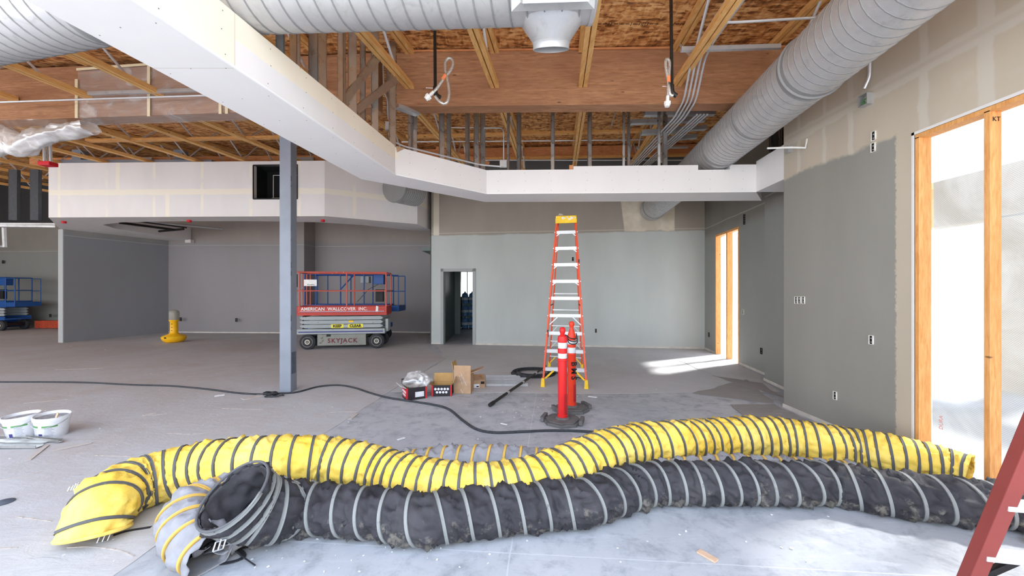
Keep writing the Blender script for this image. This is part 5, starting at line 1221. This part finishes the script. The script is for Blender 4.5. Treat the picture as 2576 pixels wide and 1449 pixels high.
for k in range(26): chip(fl(rr.gauss(1340, 70), rr.uniform(996, 1060)), rr.uniform(.004, .011))
for k in range(16): chip(fl(rr.gauss(860, 160), rr.uniform(1370, 1440)), rr.uniform(.003, .007))
tag(mb.build('plaster_chips', M['chip']), 'white plaster crumbs scattered over the floor', 'debris', kind='stuff')
for px, py, qx, qy, w_, lb in ((540, 997, 565, 994, .07, 'white scrap on the paper left of the column foot'), (1850, 593, 0, 0, 0, None), (1176, 1068, 1198, 1062, 0, None), (1480, 998, 1502, 1001, .04, 'white plaster strip on the concrete right of the orange post'), (1260, 1066, 1276, 1070, .02, 'pale sliver on the concrete before the pole'), (880, 1055, 897, 1042, .05, 'torn paper scrap at the edge of the bare concrete'), (610, 1005, 660, 995, .12, 'flat tan card under the wire tangle'), (360, 1046, 390, 1040, .05, 'thin tan scrap on the paper behind the yellow duct'), (1000, 1108, 1018, 1103, .03, 'pale sliver in front of the cable bend')):
    if lb: pa, pb = fl(px, py), fl(qx, qy); mb = MB(); mb.bar(pa+Vector((0, 0, .006)), pb+Vector((0, 0, .008)), w_, .006); tag(mb.build('floor_scrap', M['paper_scrap'] if 'tan' in lb or 'torn' in lb else M['chip'], base=pa), lb, 'scrap')

# ------------------------------------------------------------------ red stepladder cut by the picture edge
t = thing('stepladder', (2.3, 2.0, 0), 'red fibreglass stepladder beside the window, cut off by the picture edge', 'ladder')
f0, f1 = Vector((2.335, 2.03, 0)), Vector((2.62, 1.37, 3.0)); g0, g1 = f0+Vector((.62, -.12, 0)), f1+Vector((.36, -.07, 0))
dv = (f1-f0).normalized(); ux = Vector((1, -.19, 0)).normalized(); uy = dv.cross(ux).normalized()
for p, q in ((f0, f1), (g0, g1)):
    mb = MB(); mb.obox((p+q)/2, ux*.034, dv*(q-p).length/2, uy*.031); mb.build('front_rail', M['fibre_red'], t, bevel=.004)
for k in range(9):
    z = .265+.283*k; u = z/3.0; a_, b_ = lerp(f0, f1, u), lerp(g0, g1, u)
    mb = MB(); mb.obox((a_+b_)/2+Vector((0, .01, 0)), (b_-a_)/2, Vector((.01, .045, 0)), Vector((0, 0, .012))); mb.build('step', M['alu'], t)
    if k == 0:
        mb = MB(); mb.bar(a_+Vector((.03, .02, -.12)), a_+Vector((.2, 0, -.02)), .03, .03); mb.build('step_brace', M['steelblack'], t)
for s_ in (0, 1):
    p = (f0, g0)[s_]+Vector((.0, .0, 0)); mb = MB(); mb.cbox((p.x, p.y, .03), .09, .09, .06); mb.build('foot', M['black'], t)
    r0 = (f0, g0)[s_]+Vector((.35, -1.25, 0)); r1 = (f1, g1)[s_]+Vector((.02, -.1, 0)); mb = MB(); mb.bar(r0, r1, .03, .05); mb.build('rear_rail', M['fibre_red'], t)
mb = MB(); mb.obox((f1+g1)/2+Vector((0, -.06, .02)), Vector((.24, -.045, 0)), Vector((.02, .13, 0)), Vector((0, 0, .03))); mb.build('top_cap', M['fibre_red'], t, bevel=.01)
# ------------------------------------------------------------------ conduits
def pipe(name, pts, r, mat, label, cat, group=None, ds=.04, straight=False, n=8):
    if straight: P = [tuple(p) for p in pts]
    else:
        # rounded corners on straight runs
        Q = [Vector(p) for p in pts]; P = [Q[0]]
        for i in range(1, len(Q)-1):
            a = (Q[i-1]-Q[i]); b = (Q[i+1]-Q[i]); k = min(.12, a.length*.4, b.length*.4); a.normalize(); b.normalize()
            for u in np.linspace(0, 1, 6): P.append((Q[i]+a*k)*(1-u)**2+Q[i]*2*u*(1-u)+(Q[i]+b*k)*u*u)
        P.append(Q[-1]); P = [tuple(p) for p in P]
    mb = MB(); mb.tube(P, r, n); return tag(mb.build(name, M[mat], smooth=True, base=pts[0]), label, cat, group)
for i in range(4):
    o = (i-1.5)*.052
    ptop = at(1843+12*i, -60, 3.35)
    pts = [Vector((2.0+o, 3.1, 4.235)), Vector((2.185+o, 4.40, 4.382)), Vector((2.20+o, 4.62, 4.33)), Vector((2.30+o, 5.06, 4.045)), Vector((2.40+o, 5.6, 4.06)), Vector((2.79+o, 8.9, 4.44)), Vector((3.0+o, 10.4, 4.6))]
    pipe('conduit', pts, .0135, 'emt', 'steel conduit dipping under the glulam beam, %s of the four from the wall side' % ORD[3-i], 'conduit', 'four conduits under the trusses')
for i in range(4):
    o = (i-1.5)*.05; pts = [Vector((2.72+o, 5.6, 4.10)), Vector((3.05+o, 8.3, 4.42)), Vector((3.3+o, 10.3, 4.65))]
    pipe('conduit', pts, .0135, 'emt', 'steel conduit of the second bundle beyond the beam, %s from the wall side' % ORD[3-i], 'conduit', 'second conduit bundle beyond the beam')
pipe('conduit', [at(1800, 38, 3.85), at(1812, 56, 3.9), at(1850, 56, 3.9), at(2060, 44, 3.85)], .013, 'emt', 'single conduit elbowing across toward the spiral duct by the wall', 'conduit')
pipe('conduit', [at(963, 139, 5.45), at(966, 232, 5.35), at(975, 250, 5.3), at(977, 300, 5.22)], .010, 'emt', 'thin conduit dropping into the small junction box on the soffit stud', 'conduit')
def jbox(c, w, d_, h, label, rz=0):
    t = thing('junction_box', c, label, 'junction box', None, rz, True); mb = MB(); mb.box(-w/2, -d_/2, -h/2, w/2, d_/2, h/2); mb.build('body', M['galv'], t, bevel=.004)
    mb = MB(); mb.box(-w/2+.006, -d_/2-.004, -h/2+.006, w/2-.006, -d_/2, h/2-.006); mb.build('cover', M['galv'], t); return t
jbox(at(976, 318, 5.15), .055, .06, .11, 'small grey junction box on the stud above the soffit corner')
pipe('conduit', [at(978, 335, 5.12), at(982, 352, 5.1), at(1012, 367, 5.22), at(1210, 415, 6.0), at(1260, 419, 6.05)], .012, 'emt', 'bent conduit running down along the angled soffit edge to the white box', 'conduit')
jbox(at(1266, 412, 6.08), .11, .06, .105, 'pale square junction box sitting on the front soffit edge')
pipe('conduit', [at(1267, 402, 6.1), at(1267, 330, 6.1), at(1262, 322, 6.2), at(1130, 321, 6.9)], .009, 'emt', 'thin conduit rising from the square junction box and turning back', 'conduit')
pipe('conduit', [at(1010, 357, 8.6), at(1400, 354, 8.6), at(1660, 351, 8.6)], .013, 'emt', 'long level conduit hung across the trusses beyond the beam', 'conduit', straight=True)
pipe('conduit', [at(1210, 403, 9.6), at(1500, 403, 9.6), at(1803, 403, 9.6)], .013, 'emt', 'far level conduit just above the front soffit run', 'conduit', straight=True)
pipe('conduit', [at(1553, 271, 7.6), at(1537, 318, 7.6)], .012, 'emt', 'short slanted rod above the wooden offcut', 'conduit', straight=True)
pipe('conduit', [at(1317, 393, 9.0), at(1319, 423, 9.0)], .02, 'emt', 'short upright white pipe behind the front soffit', 'pipe', straight=True)
pipe('conduit', [at(0, 257, 5.55), at(240, 249, 5.5), at(520, 240, 5.4)], .013, 'emt', 'level conduit clipped along the face of the plastic-wrapped beam', 'conduit', straight=True)
track(at(224, 239, 5.52), at(500, 230, 5.42), 'slotted strut channel along the plastic-wrapped beam', 'strut_channel', .04, .04)

# ------------------------------------------------------------------ flexible sprinkler drops
def sprinkler(px, ytop, ybot, Y, hosepts, label, tagp):
    t = thing('sprinkler_drop', at(px, ybot, Y), label, 'sprinkler pipe', 'sprinkler drops')
    mb = MB(); a_, b_ = at(px, ytop, Y), at(px+2, ybot, Y); a_.z = max(a_.z, 4.75) if False else a_.z
    mb.tube([tuple(a_), tuple(b_)], .0165, 10); mb.build('pipe', M['steelblack'], t, smooth=True)
    e0 = at(px+2, ybot, Y); mb = MB(); P, _ = smooth_path([e0+Vector((0, 0, .05)), e0, e0+Vector((.01, 0, -.035)), e0+Vector((.05, 0, -.065))], .01); mb.tube([tuple(p) for p in P], .024, 10); mb.build('elbow', M['steelblack'], t, smooth=True)
    P, _ = smooth_path([at(x, y, Y-.03) for x, y in hosepts], .02); mb = MB(); mb.tube([tuple(p) for p in P], .0155, 10); mb.build('braided_hose', M['braid'], t, smooth=True)
    q0, q1 = at(*tagp[0], Y-.035), at(*tagp[1], Y-.035); mb = MB(); mb.cyl(q0, q1, .0195, 10); mb.build('tag', M['orange_tag'], t, smooth=True)
    h0 = at(*hosepts[-1], Y-.03); mb = MB(); d_ = (at(*hosepts[-1], Y)-at(*hosepts[-2], Y)).normalized(); mb.cyl(h0-d_*.06, h0, .017, 8); mb.cyl(h0, h0+d_*.03, .034, 8); mb.cyl(h0+d_*.03, h0+d_*.05, .026, 8); mb.build('fitting', M['white'], t, smooth=True)
    mb = MB(); c = at(px, ybot-8, Y); mb.cyl(c-Vector((.09, 0, -.004)), c+Vector((.025, 0, 0)), .003, 6); mb.build('zip_tie', M['white'], t)
sprinkler(1093, -24, 230, 4.1, [(1095, 242), (1105, 254), (1118, 261), (1127, 252), (1130, 232), (1127, 205), (1121, 180), (1120, 158), (1128, 146), (1138, 150), (1139, 164), (1131, 180), (1117, 196), (1106, 212), (1096, 226), (1080, 241)], 'black sprinkler pipe with a looped braided hose, hanging beside the glulam beam end', ((1121, 188), (1113, 200)))
sprinkler(1688, -24, 226, 4.1, [(1693, 240), (1686, 238), (1680, 200), (1674, 160), (1678, 148), (1684, 156), (1683, 190), (1681, 215), (1680, 240), (1679, 256)], 'black sprinkler pipe with a straight hanging braided hose, near the conduits', ((1682, 192), (1682, 207)))

# hanging plastic bundle and red sprinkler pair
mb = MB()
def bundle(u, v):
    # a rolled strip of film sagging from the beam
    x0 = -30+258*u; yc = 318+70*math.sin(math.pi*min(1, max(0, (.72-u)/.72)))**.8*(1 if u < .72 else 0)+(-6 if u > .72 else 0)
    yc = np.interp(u, [0, .12, .27, .36, .45, .6, .75, 1], [352, 354, 358, 366, 350, 340, 332, 321]); hh = np.interp(u, [0, .2, .36, .45, .7, 1], [66, 56, 48, 36, 28, 24])
    a = 2*math.pi*v; c = at(x0, yc, 5.45)
    nz = 1+.35*mnoise.noise(Vector((u*9, math.cos(a)*1.5, math.sin(a)*1.5)))+.18*mnoise.noise(Vector((u*30, math.cos(a)*3, math.sin(a)*3)))
    return c+Vector((0, math.cos(a)*.14*nz, math.sin(a)*hh/F*5.45*.5*nz*1.2))
mb.grid(lambda u, v: bundle(v, u), 30, 60, closed_u=True)
tag(mb.build('plastic_bundle', M['film_bag'], smooth='all', base=at(100, 350, 5.45)), 'crumpled bundle of clear plastic hanging below the long glulam beam', 'plastic film')
mb = MB(); mb.grid(lambda u, v: at(-30+200*u, 300+(28+22*math.sin(3*u))*v, 5.7-.2*v)+Vector((0, .05*mnoise.noise(Vector((u*12, v*4, 0))), 0)), 40, 10)
tag(mb.build('plastic_drape', M['film'], smooth='all', base=at(80, 315, 5.6)), 'clear film draped from the beam down to the plastic bundle', 'plastic film')
bfr = Vector(BL1)-Vector(BL0)
def bl_pt(px, py):                                                # on the face of the long beam
    k = (px-CX)/F; m_ = (BL1[1]-BL0[1])/(BL1[0]-BL0[0]); Y = (BL0[1]-m_*BL0[0])/(1-m_*k); return at(px, py, Y-.012)
x0, x1 = bl_pt(197, 240), bl_pt(620, 240)
mb = MB(); mb.grid(lambda u, v: Vector((x0.x+(x1.x-x0.x)*u, x0.y+(x1.y-x0.y)*u-.006-.012*mnoise.noise(Vector((u*14, v*3, 4))), 4.07+.70*v)), 60, 14)
mb.grid(lambda u, v: Vector((x0.x+(x1.x-x0.x)*u, x0.y+(x1.y-x0.y)*u-.01+.25*v, 4.065-.006*mnoise.noise(Vector((u*12, v*3, 1))))), 60, 4)
t = tag(mb.build('plastic_sheeting', M['film'], smooth='all', base=x0), 'clear plastic sheeting taped round the long glulam beam', 'plastic film')
tp = plain('masking_tape', (226, 214, 180), .8, 0, .05)
for pxx, z0, z1 in ((197, 4.06, 4.62), (378, 4.05, 4.80), (557, 4.05, 4.5), (573, 4.05, 4.4)):
    q = bl_pt(pxx, 240); mb = MB(); mb.box(q.x-.02, q.y-.028, z0, q.x+.02, q.y-.022, z1); mb.build('tape', tp, t)
q = bl_pt(197, 240); q2 = bl_pt(380, 240); mb = MB(); mb.bar((q.x, q.y-.025, 4.76), (q2.x, q2.y-.025, 4.79), .004, .035); mb.build('tape', tp, t)
t = thing('sprinkler_guard', at(121, 412, 7.4), 'red sprinkler guard hung on two short pipes near the end of the bulkhead', 'sprinkler')
for px in (112, 128):
    mb = MB(); mb.tube([tuple(at(px-4, 268, 7.4)), tuple(at(px, 410, 7.4))], .022, 8); mb.build('pipe', M['emt'], t, smooth=True)
mb = MB(); mb.tube([tuple(at(119, 345, 7.45)), tuple(at(120, 410, 7.45))], .01, 6); mb.build('rod', M['galv'], t)
mb = MB(); c = at(121, 413, 7.4); mb.cbox((c.x, c.y, c.z), .22, .16, .075); mb.build('cap', M['red_cap'], t, bevel=.012)
for px, py, lb in ((161, 554, 'red sprinkler cap under the bulkhead above the partition end'), (476, 551, 'red sprinkler cap under the middle of the bulkhead'), (812, 550, 'red sprinkler cap under the bulkhead corner')):
    Y = 1.8*F/(HY-py); p = at(px, py, Y+.15); mb = MB(); mb.lathe([(.045, 3.345), (.05, 3.35), (.05, 3.395), (.045, 3.40)], (p.x, p.y, 0), 14); tag(mb.build('fire_sprinkler', M['red_cap'], smooth=True, base=(p.x, p.y, 3.4)), lb, 'sprinkler cap', 'red caps under the bulkhead')
# return-air opening in the bulkhead
t = thing('air_opening', (-5.82, 9.7, 4.25), 'black framed air opening in the bulkhead face, half behind the steel column', 'air duct opening')
fy = lambda x: 9.8+(x+11.6)/7.0*(-.19)
mb = MB(); mb.box(HX0, fy(HX0)+.05, HZ0-.02, HX1, fy(HX0)+.55, HZ0); mb.box(HX0, fy(HX0)+.05, HZ1, HX1, fy(HX0)+.55, HZ1+.02); mb.box(HX0-.02, fy(HX0)+.05, HZ0, HX0, fy(HX0)+.55, HZ1); mb.box(HX1, fy(HX0)+.05, HZ0, HX1+.02, fy(HX0)+.55, HZ1); mb.box(HX0, fy(HX0)+.54, HZ0, HX1, fy(HX0)+.56, HZ1); mb.build('duct_liner', M['dark'], t)
mb = MB()
for a_, b_ in (((HX0, HZ0), (HX1, HZ0)), ((HX0, HZ1), (HX1, HZ1)), ((HX0, HZ0), (HX0, HZ1)), ((HX1, HZ0), (HX1, HZ1))): mb.bar((a_[0], fy(a_[0])-.005, a_[1]), (b_[0], fy(b_[0])-.005, b_[1]), .012, .03, (0, 1, 0) if a_[0] == b_[0] else (0, 0, 1))
mb.build('frame', M['black'], t)
mb = MB(); mb.bar((HX0+.25, fy(HX0)+.4, HZ0+.1), (HX0+.25, fy(HX0)+.4, HZ1-.13), .012, .012, (0, 1, 0)); mb.bar((HX0+.25, fy(HX0)+.4, HZ1-.13), (HX1-.1, fy(HX0)+.4, HZ1-.13), .012, .012); mb.bar((HX0+.2, fy(HX0)+.42, HZ0+.12), (HX1-.1, fy(HX0)+.42, HZ0+.12), .012, .012); mb.build('liner_flange', M['outlet_rim'], t)
# dark services seen through the hole of the bulkhead soffit
for (pa, pb, r, m_, lb) in ((at(300, 560, 11.4), at(440, 578, 12.6), .035, 'steelblack', 'thick black pipe above the curved bulkhead hole'), (at(340, 556, 11.3), at(470, 573, 12.4), .02, 'steelblack', 'thin black pipe beside the thick one in the bulkhead hole'), (at(360, 556, 11.8), at(560, 576, 13.2), .03, 'galv', 'grey pipe crossing behind the black pipes in the bulkhead hole'), (at(400, 582, 12.8), at(462, 576, 12.8), .035, 'steelblack', 'short black pipe end hanging in the bulkhead hole')):
    pipe('service_pipe', [pa, pb], r, m_, lb, 'pipe', straight=True)

# ------------------------------------------------------------------ right wall fittings
W1X = 3.70
def rw(px, py):                                                   # a point on the right wall
    Y = W1X*F/(px-CX); return at(px, py, Y)
def outlet(c, nrm, label, w=.055, h=.10, rim='outlet_rim', d_=.014):
    """open electrical box on a wall: raised rim, shade inside painted as a black plate"""
    t = thing('outlet_box', c, label, 'electrical box', 'open electrical boxes'); c = Vector(c); nrm = Vector(nrm).normalized(); x = Vector((0, 0, 1)).cross(nrm).normalized(); z = Vector((0, 0, 1))
    mb = MB()
    for s_ in (-1, 1): mb.obox(c+x*s_*w/2+nrm*d_/2, x*.0025, nrm*d_/2, z*h/2); mb.obox(c+z*s_*h/2+nrm*d_/2, x*(w/2+.0025), nrm*d_/2, z*.0025)
    mb.build('rim', M[rim], t)
    mb = MB(); mb.obox(c+nrm*.003, x*w/2, nrm*.002, z*h/2); mb.build('recess_shade', M['ink'], t)  # flat black plate stands in for the shade inside the box
    for mm_, sx_, sz_ in ((.18, .16, .1), (-.25, .2, .06)): mb = MB(); mb.obox(c+nrm*.006+z*h*mm_, x*w*sx_*.6, nrm*.003, z*h*sz_*.6); mb.build('wire_end', M['paper_scrap'], t)
NW = (-1, 0, 0)
for px, py, lb in ((2199, 342, 'open electrical box high on the right wall, upper of a pair'), (2198, 371, 'open electrical box high on the right wall, lower of a pair'), (2193, 855, 'open electrical box low on the grey right wall with a pale rim'), (2102, 995, 'open electrical box close to the floor on the grey right wall'), (2004, 755, 'open switch box on the grey right wall, first of three toward the corner'), (2012, 755, 'open switch box on the grey right wall, middle of three'), (2022, 755, 'open switch box on the grey right wall, last of three toward the window')):
    outlet(rw(px, py), NW, lb, .042, .09)
c = rw(2196, 246)+Vector((-.045, 0, 0)); t = thing('junction_box', c, 'open galvanized junction box on the upper right wall below a grey pipe', 'junction box')
mb = MB(); mb.cbox((c.x+.02, c.y, c.z), .08, .008, .11); mb.cbox((c.x+.02, c.y+.10, c.z), .08, .008, .11); mb.cbox((c.x+.055, c.y+.05, c.z), .008, .1, .11); mb.cbox((c.x+.02, c.y+.05, c.z+.055), .08, .1, .006); mb.cbox((c.x+.02, c.y+.05, c.z-.055), .08, .1, .006); mb.build('body', M['galv'], t)
mb = MB()
for k in range(3): mb.tube([(c.x+.04, c.y+.02+.03*k, c.z+.03), (c.x-.01, c.y+.04+.02*k, c.z-.01*k), (c.x+.03, c.y+.06, c.z-.04)], .004, 5)
mb.build('wire', M['green'], t)
pipe('conduit', [rw(2196, 110)+Vector((-.03, 0, 0)), rw(2194, 195)+Vector((-.03, 0, 0)), rw(2190, 221)+Vector((-.05, .02, 0))], .016, 'emt', 'short grey pipe coming down the right wall above the open junction box', 'pipe')
a_ = rw(1995, 372); t = thing('pipe_stub', a_, 'bent white pipe stub with a bracket on the right wall above the soffit return', 'pipe')
mb = MB(); mb.tube([tuple(at(1930, 373, 5.0)), tuple(at(1990, 371, 4.95)), tuple(at(2026, 372, 4.9)), tuple(rw(2030, 350))], .012, 8); mb.build('pipe', M['white'], t, smooth=True)
mb = MB(); q = rw(1990, 376); mb.cbox((q.x-.03, q.y, q.z), .06, .06, .09); mb.build('bracket', M['galv'], t)
# far right wall and back wall boxes
def fr(px, py):
    k = (px-CX)/F; Y = (4.725-.1417*7.364)/(k-.1417); return at(px, py, Y)
for px, py, lb in ((1873, 546, 'dark box on the far right wall above the narrow window corner, upper of two'), (1873, 558, 'dark box on the far right wall above the narrow window corner, lower of two'), (1870, 785, 'open electrical box beside the narrow window'), (1916, 883, 'open electrical box low on the far right wall near the wall step'), (1784, 842, 'open electrical box low on the far right wall near the back corner')):
    outlet(fr(px, py), (-1, .14, 0), lb, .06, .11, 'outlet_rim' if px == 1870 else 'black')
def bk(px, py):
    k = (px-CX)/F; Y = (11.5-.1326*2.37)/(1+.1326*k); return at(px, py, Y)
for px, py, lb in ((1441, 652, 'open electrical box on the back wall seen through the stepladder'), (1499, 832, 'open electrical box low on the back wall right of the stepladder')):
    outlet(bk(px, py), (-.13, -1, 0), lb, .06, .12, 'outlet_rim')
for c_, n_, lb in ((at(595, 805, 14.23), (-.05, -1, 0), 'open electrical box low on the alcove wall left of the column'), (at(455, 803, 14.3), (-.05, -1, 0), 'open electrical box on the alcove wall behind the yellow work light'), (at(8, 659, 16.6), (0, -1, 0), 'small dark box high on the far wall over the blue lift'), (at(127, 794, 16.36), (0, -1, 0), 'dark box low on the far wall right of the blue lift')):
    outlet(c_, n_, lb, .07, .13, 'black')
# water bottles beyond the doorway
def bottle():
    t = thing('water_bottle', (0, 0, 0), 'x', 'water bottle', 'stacked water bottles beyond the doorway', 0, True)
    mb = MB(); mb.lathe([(.12, 0), (.135, .01), (.135, .11), (.128, .12), (.135, .13), (.135, .25), (.128, .26), (.135, .27), (.135, .34), (.11, .40), (.04, .44), (.03, .47)], (0, 0, 0), 20); mb.build('body', M['bottle'], t, smooth=True)
    mb = MB(); mb.lathe([(.137, .14), (.1375, .15), (.1375, .24), (.137, .245)], (0, 0, 0), 20, caps=False); mb.build('label', M['bottle_label'], t, smooth=True)
    mb = MB(); mb.cyl((0, 0, .46), (0, 0, .49), .032, 10); mb.build('cap', M['white'], t); return t
b0 = bottle(); n_ = 0
for ix, px in enumerate((1168, 1181)):
    for k in range(3):
        o = b0 if n_ == 0 else copy_tree(b0); n_ += 1; p = fl(px, 826)
        o.location = (-1.90+.285*ix, 15.85+.05*ix, .03+.50*k); o['label'] = 'large blue water bottle in the doorway stack, %s column, %s' % (('column nearer the hinge side', 'column nearer the right jamb')[ix].replace('column ', ''), ('bottom', 'middle', 'top')[k])
mb = MB(); mb.box(-2.05, 15.7, 0, -1.5, 16.2, .03); tag(mb.build('pallet_board', M['black'], base=(-1.8, 15.9, 0)), 'dark board under the stacked water bottles', 'board')
mb = MB(); mb.box(-2.2, 16.7, 1.06, -1.2, 17.0, 1.28)
for x in (-2.18, -1.25): mb.box(x, 16.7, 0, x+.05, 17.0, 1.06)
tag(mb.build('dark_counter', M['dark'], base=(-1.7, 16.8, 0)), 'dark raised counter behind the water bottles beyond the doorway', 'counter')
# pole and tree trunks outside the rear window
mb = MB(); mb.cyl((-3.55, 26, -.05), (-3.4, 26, 6), .12, 8); mb.bar((-3.5, 26, 2.6), (-2.9, 26, 4.2), .1, .1); tag(mb.build('tree_trunk', M['dark'], base=(-3.5, 26, 0)), 'dark tree trunk outside the window beyond the doorway', 'tree')
